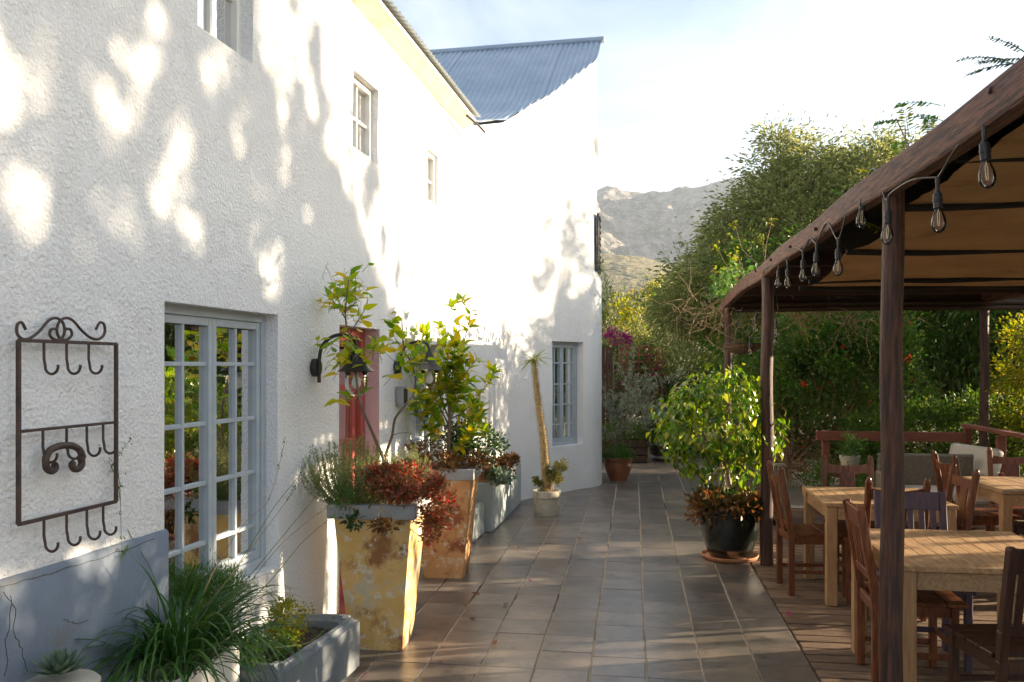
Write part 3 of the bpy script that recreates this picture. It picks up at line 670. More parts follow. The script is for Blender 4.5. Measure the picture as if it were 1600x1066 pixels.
# ------------------------------------------------------------------ festoon lights
def bulb(parent, p, sc=1.0, tilt=(0, 0)):
    p = Vector(p); ax = Vector((tilt[0], tilt[1], -1)).normalized()
    q = ax.to_track_quat('Z', 'Y').to_matrix()
    def lat(prof, seg): 
        m_ = MB().lathe(prof, seg=seg); m_.v = [tuple(q @ Vector(v)*sc+p) for v in m_.v]; return m_
    so = lat([(.004, -.045), (.006, -.01), (.012, 0), (.0165, .004), (.0165, .02), (.0185, .022), (.0185, .034), (.0165, .036), (.017, .058), (.012, .06)], 14).part('socket', M['black_metal'], parent, smooth=40)
    gl = lat([(.0125, .058), (.0135, .066), (.019, .08), (.0255, .10), (.0272, .116), (.025, .132), (.018, .145), (.008, .152), (.001, .1535)], 18).part('glass_bulb', M['bulb_glass'], so, smooth=180)
    fl = MB().tube([p+ax*.062*sc, p+ax*.085*sc+Vector((.004, 0, 0)), p+ax*.125*sc+Vector((.002, 0, 0)), p+ax*.125*sc-Vector((.003, 0, 0)), p+ax*.085*sc-Vector((.004, 0, 0)), p+ax*.064*sc], .0009, 5)
    fl.part('filament', M['filament'], so)
fest = thing('festoon_lights', 'black festoon cable with clear bulbs looped along the pergola edge beam', 'string lights', (PX-.06, 3, 2.4))
FB = [(1538, 262, 2.62), (1465, 335, 3.02), (1388, 358, 3.55), (1348, 335, 3.98), (1310, 412, 4.45), (1276, 415, 5.0), (1255, 425, 5.42), (1231, 437, 6.02), (1217, 437, 6.45)]
tops = []
for x, y, d in FB:
    p = at(x, y, d); top = p+Vector((0, 0, .13)); tops.append(top); bulb(fest, p+Vector((0, 0, .075)), .92, (rnd.uniform(-.06, .06), rnd.uniform(-.06, .06)))
cab = [Vector((1.02, 1.5, 2.52)), Vector((1.03, 2.05, 2.56)), at(1600, 90, 2.35)]
for i, t_ in enumerate(tops):
    cab += [t_+Vector((0, -.05, .012)), t_, t_+Vector((0, .05, .01))]
    if i < len(tops)-1:
        nx = tops[i+1]; m_ = (t_+nx)/2
        if i in (0, 1): cab += [m_+Vector((0, 0, .03))]
        elif i in (2, 4): cab += [m_+Vector((.0, 0, .10)), ]
        else: cab += [m_+Vector((0, 0, .055))]
cab += [Vector((1.04, 7.2, 2.42)), Vector((1.12, 7.45, 2.36))]
def smooth_pts(ps, n=5):
    ps = [Vector(p) for p in ps]; out = []
    for i in range(len(ps)-1):
        a, b, c, d = ps[max(i-1, 0)], ps[i], ps[i+1], ps[min(i+2, len(ps)-1)]
        for k in range(n):
            t = k/n; out.append(.5*((2*b)+(c-a)*t+(2*a-5*b+4*c-d)*t*t+(3*b-a-3*c+d)*t**3))
    return out+[ps[-1]]
MB().tube(smooth_pts(cab), .0042, 6).part('cable', M['black_metal'], fest, smooth=60)
for t_ in tops: MB().tube([t_, t_-Vector((0, 0, .05))], [.009, .006], 8).part('dropper', M['black_metal'], fest, smooth=60)
fs2 = thing('festoon_lights', 'second festoon strand with four bulbs hanging low behind the pergola post', 'string lights', at(1180, 500, 8.6))
t2 = []
for x, y, d in ((1181, 508, 8.1), (1213, 515, 8.0), (1211, 530, 8.6), (1172, 545, 9.2)):
    p = at(x, y, d); t2.append(p+Vector((0, 0, .12))); bulb(fs2, p+Vector((0, 0, .07)), .95)
c2 = [Vector((1.13, 7.5, 2.40))]+[t2[1]+Vector((0, 0, .2)), t2[1], t2[0], t2[2], t2[3], Vector((1.15, 10.3, 2.35))]
MB().tube(smooth_pts(c2), .004, 6).part('cable', M['black_metal'], fs2, smooth=60)
# hanging basket
hb = thing('hanging_basket', 'coir-lined wire hanging basket below the far pergola corner', 'hanging basket', at(1160, 545, 9.6))
bl = Vector(hb.location); MB().lathe([(.03, -.06), (.12, -.045), (.19, .0), (.215, .05), (.20, .06), (.15, .03), (.05, .02)], seg=26, wob=.05).part('coir_liner', M['coir'], hb, smooth=60, local=True)
for z, r in ((.055, .222), (.01, .20)): MB().tube([(r*math.cos(k*.2618), r*math.sin(k*.2618), z) for k in range(25)], .004, 5).part('wire_ring', M['black_metal'], hb, local=True)
for k in range(3): MB().tube([(.22*math.cos(k*2.1), .22*math.sin(k*2.1), .055), (0, 0, 2.32-bl.z)], .003, 5).part('chain', M['black_metal'], hb, local=True)

# ------------------------------------------------------------------ tables and chairs
def make_table(w, l, h=.71):
    t = thing('wooden_table', None, None)
    TM = M['teak']
    for sx in (-1, 1):
        for sy in (-1, 1): MB().box((sx*(w/2-.045), sy*(l/2-.045), (h-.03)/2), (.07, .07, h-.03)).part('leg', M['teak_leg'], t, .004, local=True)
    for sx in (-1, 1): MB().box((sx*(w/2-.035), 0, h-.075), (.024, l-.17, .085)).part('apron', M['teak'], t, .003, local=True)
    for sy in (-1, 1): MB().box((0, sy*(l/2-.035), h-.075), (w-.17, .024, .085)).part('apron', M['teak'], t, .003, local=True)
    for sy in (-1, 1): MB().box((0, sy*(l/2-.035), h-.0135), (w, .07, .027)).part('tabletop_end', M['teak'], t, .003, local=True)
    n = max(6, int((w)/.085)); bw = w/n
    bmz = MB().box((0, 0, 0), (bw-.004, l-.144, .025)).mesh('tabletop_slat', M['teak'], .002, 1)
    for k in range(n):
        o = link('tabletop_slat', bmz, t); o.location = (-w/2+bw*(k+.5), 0, h-.0135+rnd.uniform(-.0006, .0006)); o.rotation_euler = (0, 0, math.pi*(k % 2))
    return t
def make_chair(m, style):
    c = thing('wooden_chair', None, None); w = .40
    for s in (-1, 1):
        x = s*(w/2-.02)
        pl = [(x, -.19, 0), (x, -.19, .42), (x, -.205, .55), (x, -.265, .91)]
        mb = MB()
        for a_, b_ in zip(pl, pl[1:]): mb.beam(a_, (b_[0], b_[1], b_[2]+(.004 if b_ != pl[-1] else 0)), .036, .042, up=(0, 1, 0))
        if style == 'splat': mb.tube([(x, -.265, .90), (x, -.268, .925), (x, -.27, .935)], [.019, .017, .008], 8)
        mb.part('back_leg', m, c, .004, 1, local=True)
        MB().box((x, .185, .215), (.038, .038, .43)).part('front_leg', m, c, .004, 1, local=True)
        MB().box((x, 0, .40), (.022, .33, .055)).part('seat_rail', m, c, .003, 1, local=True)
        MB().box((x, 0, .14 if s < 0 else .17), (.018, .335, .028)).part('stretcher', m, c, .003, 1, local=True)
    MB().box((0, .185, .40), (w-.08, .022, .055)).part('seat_rail', m, c, .003, 1, local=True)
    MB().box((0, -.19, .40), (w-.08, .022, .055)).part('seat_rail', m, c, .003, 1, local=True)
    MB().box((0, .185, .22), (w-.08, .018, .028)).part('stretcher', m, c, .003, 1, local=True)
    n = 4; bw = .415/n
    for k in range(n): MB().box((0, -.175+bw*(k+.5)+.01, .440), (w+.01, bw-.006, .02)).part('seat_board', m, c, .003, 1, local=True)
    def back(z): return -.205-(z-.55)/.36*.06 if z > .55 else -.205
    if style == 'slat':
        def rail(z0, z1, nm, t=.022):
            a_ = Vector((0, back((z0+z1)/2), (z0+z1)/2)); rot = Matrix.Rotation(.165, 3, 'X'); MB().box(a_, (w-.076, t, z1-z0), rot).part(nm, m, c, .003, 1, local=True)
        rail(.80, .905, 'top_rail'); rail(.535, .58, 'lower_rail')
        for k in range(5):
            x = -.125+.0625*k; MB().beam((x, back(.575), .575), (x, back(.805), .805), .032, .012, up=(0, 1, 0)).part('slat', m, c, .002, 1, local=True)
    else:
        mb = MB(); vv = []; N_ = 10
        for i in range(N_+1):
            x = -(w/2-.035)+(w-.07)*i/N_; cv = .022*(1-(2*i/N_-1)**2)
            for dy in (-.011, .011):
                for z in (.79, .865-.02*(1-(2*i/N_-1)**2)): vv.append((x, back(z)-cv+dy, z))
        mb.add(vv, [(4*i+a, 4*i+b, 4*i+4+b, 4*i+4+a) for i in range(N_) for a, b in ((0, 1), (3, 2), (1, 3), (2, 0))]+[(0, 2, 3, 1), (4*N_, 4*N_+1, 4*N_+3, 4*N_+2)]); mb.part('top_rail', m, c, local=True, smooth=40)
        MB().beam((0, back(.44), .45), (0, back(.82)-.02, .82), .115, .012, up=(0, 1, 0)).part('splat', m, c, .002, 1, local=True)
        rot = Matrix.Rotation(.1, 3, 'X'); MB().box((0, back(.5), .515), (w-.076, .02, .035), rot).part('lower_rail', m, c, .003, 1, local=True)
    return c
def place(root, first, loc, rz, label, cat, group):
    o = root if first else copy_tree(root); o.location = loc; o.rotation_euler = (0, 0, R(rz)); tag(o, label, cat, group); return o
tA = place(make_table(.86, .84), True, (1.735, 6.59, 0), 0, 'pale square teak table just behind the ficus, left of the others', 'table', 'teak tables on the deck')
place(make_table(.88, .97), True, (1.68, 4.765, 0), 0, 'pale teak table nearest the camera, beside the round post', 'table', 'teak tables on the deck')
place(make_table(.86, .86), True, (3.16, 7.42, 0), 3, 'honey-coloured teak table at the right edge by the red rail', 'table', 'teak tables on the deck')
GC = 'chairs around the deck tables'
ch_s = make_chair(M['chair_wood'], 'splat'); ch_l = make_chair(M['chair_wood'], 'slat'); ch_d = make_chair(M['dark_chair_wood'], 'slat'); ch_p = make_chair(M['purple_wood'], 'slat')
place(ch_s, True, (1.30, 6.62, 0), -86, 'brown chair seen side-on between the ficus pot and the pale table', 'chair', GC)
place(ch_l, True, (1.43, 4.83, 0), -92, 'reddish slatted chair tucked in left of the nearest table', 'chair', GC)
place(ch_d, True, (1.66, 4.05, 0), 9, 'very dark slatted chair in the lower right corner', 'chair', GC)
place(ch_p, True, (1.61, 5.14, 0), 178, 'purple painted chair behind the nearest table', 'chair', GC)
place(ch_s, False, (1.67, 6.10, 0), 2, 'brown chair with its back to the camera at the ficus-side table', 'chair', GC)
place(ch_s, False, (1.70, 7.0, 0), 180, 'red-brown chair with broad splat on the far side of the ficus-side table', 'chair', GC)
place(ch_s, False, (2.07, 6.52, 0), 94, 'orange-lit chair at the right side of the middle table, edge-on', 'chair', GC)
place(ch_s, False, (2.80, 7.58, 0), -84, 'brown chair drawn up left of the right-edge table', 'chair', GC)
place(ch_s, False, (3.27, 7.86, 0), 176, 'broad-splat chair behind the right-edge table', 'chair', GC)
place(ch_d, False, (3.10, 6.93, 0), 4, 'dark chair on the near side of the right-edge table', 'chair', GC)
# ------------------------------------------------------------------ wicker seats
def wicker_panel(mb, p0, p1, z0, z1, t=.05):
    p0, p1 = Vector(p0), Vector(p1); d = (p1-p0); l = d.length; d.normalize(); nn = Vector((d.y, -d.x, 0)); n = int(l/.022)
    mb.beam(p0+Vector((0, 0, (z0+z1)/2)), p1+Vector((0, 0, (z0+z1)/2)), t*.6, z1-z0)
    for k in range(n):
        q = p0+d*(l*(k+.5)/n)
        for s in (-1, 1): mb.tube([q+nn*s*t*.32+Vector((0, 0, z0+.01)), q+nn*s*t*.32+Vector((0, 0, z1-.01))], .008, 5)
    mb.tube([p0+Vector((0, 0, z1)), p1+Vector((0, 0, z1))], t*.5, 8)
def wicker_seat(label, loc, rz, w, d, hb, ha, cushion=True, nm='wicker_armchair', cat='armchair'):
    s = thing(nm, label, cat, loc, R(rz))
    mb = MB(); wicker_panel(mb, (-w/2, -d/2, 0), (w/2, -d/2, 0), .06, hb); mb.part('backrest', M['wicker'], s, local=True, smooth=40)
    for sx in (-1, 1):
        mb = MB(); wicker_panel(mb, (sx*w/2, -d/2, 0), (sx*w/2, d/2, 0), .06, ha); mb.part('arm', M['wicker'], s, local=True, smooth=40)
    mb = MB(); wicker_panel(mb, (-w/2, d/2, 0), (w/2, d/2, 0), .06, .30); mb.part('front_panel', M['wicker'], s, local=True, smooth=40)
    MB().bx(-w/2+.03, w/2-.03, -d/2+.03, d/2-.03, .24, .29).part('seat_base', M['wicker'], s, local=True)
    if cushion: MB().bx(-w/2+.045, w/2-.045, -d/2+.05, d/2+.01, .29, .40).part('cushion', M['cushion'], s, .035, 3, 60, True)
    for sx in (-1, 1):
        for sy in (-1, 1): MB().box((sx*(w/2-.03), sy*(d/2-.03), .03), (.04, .04, .07)).part('foot', M['dark_chair_wood'], s, local=True)
    return s
wicker_seat('beige wicker armchair behind the ficus, back to the camera', (1.25, 9.5, 0), 4, .56, .58, .62, .52)
wicker_seat('greenish wicker sofa with pale cushion behind the middle tables', (3.05, 9.35, 0), 180, .95, .6, .70, .52, nm='wicker_sofa', cat='sofa')
lc = thing('lounge_cushion', 'large pale cushion leaning against the red rail', 'cushion', (3.58, 9.85, 0), R(-72))
MB().box((0, 0, .50), (.72, .13, .60), Matrix.Rotation(R(-14), 3, 'X')).part('pad', M['cushion'], lc, .05, 3, 60, True)
MB().box((0, .03, .11), (.8, .4, .22)).part('base', M['wicker'], lc, .02, 2, local=True)
# ------------------------------------------------------------------ rail fence round the deck
fe = thing('rail_fence', 'low red-brown timber rail fence round the far edge of the deck', 'fence', (3.0, 10.5, 0))
for x in (2.22, 3.05, 3.78): MB().bx(x-.04, x+.04, 10.46, 10.54, -.05, .95 if x > 3.7 else .90).part('post', M['fence_red'], fe, .006)
for z in (.84, .42): MB().beam((2.10, 10.44, z), (3.74, 10.44, z), .035, .11).part('rail', M['fence_red'], fe, .005)
fe2 = thing('rail_fence', 'red-brown rail fence running along the right side of the deck', 'fence', (3.78, 8.5, 0))
for y in (9.6, 8.2, 6.8, 5.4): MB().bx(3.74, 3.82, y-.04, y+.04, -.05, .93).part('post', M['fence_red'], fe2, .006)
MB().beam((3.78, 5.2, .965), (3.78, 10.56, .965), .10, .04).part('handrail', M['fence_red'], fe2, .005)
MB().beam((3.76, 5.2, .50), (3.76, 10.4, .50), .03, .10).part('rail', M['fence_red'], fe2, .005)

# ------------------------------------------------------------------ leaf shapes shared by many leaves
def leaf_mesh(name, m, w=.42, droop=.15, curl=.1, fold=.12, seg=5, tipp=.9, base=.5):
    """unit-length leaf along +Y, normal +Z"""
    V = []; F = []
    for i in range(seg+1):
        t = i/seg; wd = w*.5*(math.sin(math.pi*min(1, t**base))**.8 if 0 < t < 1 else 0.01)*(1 if t < .6 else (1-(t-.6)*.5*tipp))
        z = -droop*t*t; x = curl*t*t*.3
        V += [(x-wd, t, z+fold*wd), (x, t, z), (x+wd, t, z+fold*wd)]
    for i in range(seg):
        a = 3*i; F += [(a, a+1, a+4, a+3), (a+1, a+2, a+5, a+4)]
    me = fast_mesh(name, V, F, m, True); return me
def orient(p, d, up, sc, roll=0):
    d = Vector(d).normalized(); up = Vector(up); x = d.cross(up)
    if x.length < 1e-4: x = d.orthogonal()
    x.normalize(); z = x.cross(d); m = Matrix((x, d, z)).transposed() @ Matrix.Rotation(roll, 3, 'Y')
    return Matrix.Translation(p) @ m.to_4x4() @ Matrix.Scale(sc, 4)
def leaf_parts(parent, variants, items, name='leaf', limit=300, stuff_mat=None):
    """first `limit` leaves one object each, the rest one joined part"""
    org = Matrix.Translation(-worldloc(parent))
    rest = []
    for k, (p, d, up, sc, roll) in enumerate(items):
        m = org @ orient(p, d, up, sc, roll); me = variants[k % len(variants)]
        if k < limit:
            o = link(name, me, parent); o.matrix_local = m
        else: rest.append((me, m))
    if rest:
        V = []; F = []
        for me, m in rest:
            o = len(V); V += [tuple(m @ v.co) for v in me.vertices]; F += [tuple(i+o for i in p.vertices) for p in me.polygons]
        tag(link('more_leaves', fast_mesh('more_leaves', V, F, variants[0].materials[0], True), parent), kind='stuff')
def rv(r, s=1.0): return Vector((r.gauss(0, s), r.gauss(0, s), r.gauss(0, s)))
def grow(r, p, d, length, rad, depth, out, tips, wob=.25, up=.15, kids=3, spread=.7, ratio=.68, steps=5):
    """branching stem: polylines into out, leaf sites (pos,dir) into tips"""
    pts = [Vector(p)]; d = Vector(d).normalized(); rr = [rad]
    for i in range(steps):
        d = (d+rv(r, wob/steps*1.6)+Vector((0, 0, up/steps))).normalized(); pts.append(pts[-1]+d*length/steps); rr.append(rad*(1-.5*(i+1)/steps))
        if depth == 0 or i >= steps-2: tips.append((pts[-1].copy(), d.copy(), depth))
    out.append((pts, rr))
    if depth > 0:
        for k in range(kids):
            f = r.uniform(.45, 1.0); i = min(steps, max(1, round(f*steps)))
            nd = (d+rv(r, spread)).normalized(); grow(r, pts[i], nd, length*ratio*r.uniform(.75, 1.15), rr[i]*.75, depth-1, out, tips, wob, up, kids, spread, ratio, steps)
def stems_part(parent, out, m, seg=6, name='stems', minr=.0012):
    mb = MB()
    for pts, rr in out: mb.tube(pts, [max(minr, x) for x in rr], seg)
    return mb.part(name, m, parent, smooth=60)
def spiral_items(r, sites, n_per, L0, L1, fan=.9, upb=.25, droop=0):
    it = []
    for p, d, dep in sites:
        a0 = r.uniform(0, 6.28)
        for k in range(n_per):
            a = a0+k*2.4; o = d.orthogonal().normalized(); o = Matrix.Rotation(a, 3, d) @ o
            dd = (d*(1-fan)+o*fan+Vector((0, 0, upb-droop))+rv(r, .15)).normalized()
            it.append((p+rv(r, .006)-d*.012*k, dd, Vector((0, 0, 1))+rv(r, .35), r.uniform(L0, L1), r.uniform(-.4, .4)))
    r.shuffle(it); return it

# ------------------------------------------------------------------ planters
def square_pot(label, loc, m, rz=0, h=.86, b=.31, t=.46):
    o = thing('tall_planter', label, 'planter', loc, rz, 'tall tapered planters by the wall')
    N_ = 9; mb = MB(); vv = []
    for i in range(N_+1):
        f = i/N_; s = (b+(t-b)*f)/2; z = (h-.085)*f
        for k in range(4*6):
            e, q = divmod(k, 6); c = [(-1, -1), (1, -1), (1, 1), (-1, 1)]; (xa, ya), (xb, yb) = c[e], c[(e+1) % 4]; u_ = q/6
            x, y = xa+(xb-xa)*u_, ya+(yb-ya)*u_
            w = 1+.012*mnoise.noise(Vector((x*2+loc[1], y*2, z*5)))
            if q == 0: w *= .975
            vv.append((x*s*w, y*s*w, z))
    mb.add(vv, [(24*i+k, 24*i+(k+1) % 24, 24*i+24+(k+1) % 24, 24*i+24+k) for i in range(N_) for k in range(24)]+[tuple(reversed(range(24)))])
    mb.part('body', m, o, local=True, smooth=30)
    rm = MB(); so, si = t/2+.03, t/2-.035
    for (x0, x1, y0, y1) in ((-so, so, -so, -si), (-so, so, si, so), (-so, -si, -si, si), (si, so, -si, si)): rm.bx(x0, x1, y0, y1, h-.085, h)
    rm.part('rim', M['pot_rim'], o, .012, 2, 40, True)
    sl = MB(); n = 8; vv = [(-si+2*si*i/n, -si+2*si*j/n, h-.035+.012*mnoise.noise(Vector((i, j, loc[1])))) for i in range(n+1) for j in range(n+1)]
    sl.add(vv, [(i*(n+1)+j, (i+1)*(n+1)+j, (i+1)*(n+1)+j+1, i*(n+1)+j+1) for i in range(n) for j in range(n)]); sl.part('soil', M['soil'], o, local=True)
    return o
Y1 = Vector((-1.49, 5.01, 0)); Y2 = Vector((-1.47, 6.73, 0))
square_pot('tall yellow tapered planter with flaking stained paint, nearest the camera', Y1, M['yellow_pot'], R(2))
square_pot('tall rusty orange tapered planter behind the yellow one', Y2, M['terracotta_pot'], R(1))
def trough(label, c, size, m, rz, wall=.06, wob=.010, cat='trough', nm='concrete_trough', bevel=.025):
    o = thing(nm, label, cat, c, rz); w, l, h = size; mb = MB()
    mb.add([(x*w/2, y*l/2, z) for z in (0, h) for x, y in ((-1, -1), (1, -1), (1, 1), (-1, 1))]+[(x*(w/2-wall), y*(l/2-wall), z) for z in (h, h-.09) for x, y in ((-1, -1), (1, -1), (1, 1), (-1, 1))],
        [(3, 2, 1, 0)]+[(k, (k+1) % 4, 4+(k+1) % 4, 4+k) for k in range(4)]+[(4+k, 4+(k+1) % 4, 8+(k+1) % 4, 8+k) for k in range(4)]+[(8+k, 8+(k+1) % 4, 12+(k+1) % 4, 12+k) for k in range(4)])
    bm = bmesh.new(); me = mb.mesh('basin', m); bm.from_mesh(me)
    bmesh.ops.bevel(bm, geom=[e for e in bm.edges if len(e.link_faces) == 2], offset=bevel, segments=3, affect='EDGES', clamp_overlap=True)
    bmesh.ops.subdivide_edges(bm, edges=[e for e in bm.edges if e.calc_length() > .1], cuts=5, use_grid_fill=True)
    for v in bm.verts:
        if v.co.z > .01: v.co += Vector([mnoise.noise(v.co*6+Vector((i*9.1, c[1], 0))) for i in range(3)])*wob
    bm.to_mesh(me); bm.free(); me.polygons.foreach_set('use_smooth', [True]*len(me.polygons)); me.set_sharp_from_angle(angle=R(50)); link('basin', me, o)
    n = 10; sw, sl_ = w/2-wall*.8, l/2-wall*.8
    MB().add([(-sw+2*sw*i/n, -sl_+2*sl_*j/n, h-.06+.02*mnoise.noise(Vector((i*.7, j*.9, c[1])))) for i in range(n+1) for j in range(n+1)], [(i*(n+1)+j, (i+1)*(n+1)+j, (i+1)*(n+1)+j+1, i*(n+1)+j+1) for i in range(n) for j in range(n)]).part('soil', M['soil'], o, local=True, smooth=60)
    return o
WR = -math.atan2(WD.x, WD.y)
trough('grey concrete trough on the ground left of the yellow planter', wallp(-1.16, 0, .235), (.41, .86, .29), M['trough_concrete'], WR-.04, .075)
trough('rounded pale block planter at the bottom edge beside the grey trough', wallp(-1.93, 0, .30), (.34, .52, .24), M['white_box'], WR, .07, .012, 'planter', 'block_planter', .05)
trough('white box planter full of strappy grass below the tall window', wallp(-1.86, 0, .115), (.21, .50, .40), M['white_box'], WR, .022, .002, 'planter', 'box_planter', .008)
trough('long grey-green box planter against the curved wall', Vector((-1.52, 9.36, 0)), (.32, 1.84, .49), M['grey_green_box'], R(-1.5), .05, .006, 'planter', 'box_planter', .012)
trough('low grey block planter between the rusty planter and the long box', Vector((-1.60, 8.13, 0)), (.26, .56, .31), M['grey_green_box'], R(-2), .05, .006, 'planter', 'box_planter', .012)
pb = MB().box(wallp(4.55, .62, .02), (.05, 1.5, .46), Matrix.Rotation(WR, 3, 'Z')).part('wall_slab', M['grey_green_box'], None, .012, 2)
tag(pb, 'pale grey-green painted slab on the wall above the long box planter', 'slab')
def round_pot(label, loc, prof, m, nm, cat='plant pot', soilr=.1, soilz=.2, seg=36, wob=.006, extra=None):
    o = thing(nm, label, cat, loc); MB().lathe(prof, seg=seg, wob=wob).part('pot', m, o, smooth=50, local=True)
    MB().lathe([(soilr, soilz-.02), (soilr*.97, soilz), (soilr*.5, soilz+.012), (.005, soilz+.015)], seg=20).part('soil', M['soil'], o, local=True, smooth=60)
    return o
CP = Vector((-.955, 9.51, 0))
round_pot('old round concrete pot holding the spiny palm by the curved wall', CP, [(.125, 0), (.135, .02), (.142, .20), (.154, .205), (.157, .275), (.148, .28), (.132, .275), (.128, .24)], M['old_concrete'], 'concrete_pot', soilr=.13, soilz=.255)
BP = Vector((-.225, 12.6, 0))
round_pot('glazed brown pot with the small olive tree on the far tiles', BP, [(.125, 0), (.135, .02), (.19, .16), (.205, .23), (.195, .27), (.205, .29), (.228, .325), (.225, .335), (.20, .33), (.185, .28)], M['brown_glaze'], 'glazed_pot', soilr=.185, soilz=.29)
KP = Vector((.815, 7.6, .028))
kp = round_pot('glossy black pot with the ficus at the deck corner', KP, [(.165, 0), (.185, .02), (.235, .16), (.255, .30), (.252, .38), (.262, .395), (.262, .425), (.25, .43), (.232, .42), (.228, .36)], M['black_glaze'], 'black_pot', soilr=.23, soilz=.385, seg=44)
sau = thing('pot_saucer', 'round terracotta saucer under the glossy black pot', 'saucer', (KP.x, KP.y, 0)); MB().lathe([(.205, .001), (.232, .012), (.243, .036), (.237, .042), (.226, .036), (.215, .02), (.05, .018)], seg=44).part('dish', M['clay'], sau, smooth=50, local=True)
SP = Vector((-1.49, 8.62, .43))
round_pot('small terracotta pot standing in the long grey-green box', SP, [(.07, 0), (.085, .10), (.10, .105), (.105, .15), (.095, .155), (.088, .12)], M['clay'], 'clay_pot', soilr=.088, soilz=.135)

# ------------------------------------------------------------------ plants in the planters
LEM = [leaf_mesh('lemon_leaf', M['lemon_leaf'], .46, dr, cu, .16) for dr, cu in ((.1, .1), (.25, -.2), (.4, .2))]
r = random.Random(3)
lm = thing('lemon_sapling', 'leggy lemon sapling with forked stem rising from the yellow planter', 'plant', (Y1.x, Y1.y, .82))
D1 = 5.12
stems = [[(599, 745), (600, 721), (590, 695), (577, 665), (565, 636), (558, 600), (552, 560), (545, 525), (540, 500), (541, 470), (545, 437)],
         [(600, 721), (606, 700), (613, 680), (617, 655), (630, 637), (645, 618), (649, 590), (640, 562), (632, 549), (629, 520), (628, 500)],
         [(541, 500), (528, 480), (516, 466), (505, 460)], [(545, 525), (560, 500), (572, 480), (575, 465)], [(552, 560), (570, 548), (590, 548)], [(613, 680), (630, 676), (648, 678)], [(645, 618), (658, 640), (655, 660)], [(640, 562), (650, 540), (655, 520)], [(632, 549), (618, 530), (612, 515)], [(558, 600), (542, 578), (536, 560)]]
out = []; sites = []
for k, st in enumerate(stems):
    ps = smooth_pts([at(x, y, D1+.05*math.sin(i*1.1+k)+(.04 if k % 2 else -.03)) for i, (x, y) in enumerate(st)], 3); n = len(ps)
    r0 = (.011, .0095, .004, .004, .0035, .003, .003, .003, .003, .003)[k]; out.append((ps, [r0*(1-.72*i/n) for i in range(n)]))
stems_part(lm, out, M['bark'], 8)
def sites_px(cl, d, dd):
    it = []
    for x, y, rx, ry, n in cl:
        for _ in range(int(n*1.45)):
            p = at(x+r.gauss(0, rx), y+r.gauss(0, ry), d+r.gauss(0, dd)); dr = (Vector((r.gauss(0, .8), r.gauss(0, .8), r.uniform(-.2, .9))))
            it.append((p, dr, Vector((0, 0, 1))+rv(r, .4), r.uniform(.06, .105), r.uniform(-.5, .5)))
    return it
tw = []
it = sites_px([(546, 448, 16, 14, 20), (558, 462, 12, 8, 8), (535, 478, 12, 10, 14), (556, 495, 8, 8, 6), (540, 540, 20, 14, 26), (552, 563, 16, 10, 22), (535, 570, 12, 8, 10), (590, 545, 8, 4, 7), (525, 465, 10, 6, 5), (628, 530, 12, 14, 18), (640, 560, 14, 14, 16), (612, 520, 8, 8, 8), (650, 600, 8, 12, 8), (632, 578, 12, 10, 8), (560, 612, 10, 6, 4), (530, 625, 5, 4, 3)], D1, .07)
leaf_parts(lm, LEM, it)
mb = MB()
for p, d_, u_, sc, ro in it[::2]: mb.tube([p-d_.normalized()*.0, p-d_.normalized()*.05-Vector((0, 0, .03))], .0014, 4)
for k in range(16):
    p = at(515+r.uniform(-12, 60), 470+r.uniform(-35, 40), D1); mb.tube([p, p+rv(r, .03)+Vector((0, 0, .05)), p+rv(r, .03)+Vector((0, 0, .11))], [.0016, .0012, .0007], 4)
tag(mb.part('twigs', M['bark'], lm), kind='stuff')
# bigger lemon tree
r = random.Random(5)
lt = thing('lemon_tree', 'bushy yellow-green lemon tree growing in the rusty orange planter', 'tree', (Y2.x, Y2.y, .82))
out = []; tips = []; D2 = 6.87
tr = smooth_pts([at(702, 745, D2), at(701, 700, D2), at(703, 660, D2), at(704, 625, D2)], 3); out.append((tr, [.018-.0006*i for i in range(len(tr))]))
for x, y, x0, y0 in ((735, 490, 704, 640), (715, 500, 704, 640), (690, 520, 702, 650), (665, 520, 702, 655), (650, 565, 702, 665), (745, 560, 704, 650), (770, 590, 704, 655), (755, 640, 704, 670), (680, 580, 703, 650), (720, 560, 704, 640), (665, 620, 702, 670), (725, 600, 704, 655), (700, 545, 704, 635), (740, 670, 703, 690), (648, 640, 702, 690)):
    dd = r.gauss(0, .13); a_, b_ = at(x0, y0, D2), at(x, y, D2+dd); m_ = (a_+b_)/2+Vector((0, 0, -.05))+rv(r, .02)
    ps = smooth_pts([a_, m_, b_], 4); out.append((ps, [.007*(1-.7*i/len(ps)) for i in range(len(ps))]))
    for i in range(3, len(ps)): tips.append((ps[i], (ps[i]-ps[i-1]).normalized(), 0))
    for k in range(3):
        q = ps[r.randint(3, len(ps)-1)]; e = q+Vector((r.gauss(0, .08), r.gauss(0, .08), r.uniform(.0, .12))); out.append(([q, (q+e)/2+rv(r, .01), e], [.003, .002, .0012])); tips += [(e, (e-q).normalized(), 0)]*2
stems_part(lt, out, M['bark'], 7)
it = spiral_items(r, tips, 5, .075, .12, .75, .35); leaf_parts(lt, LEM, it[:1000])
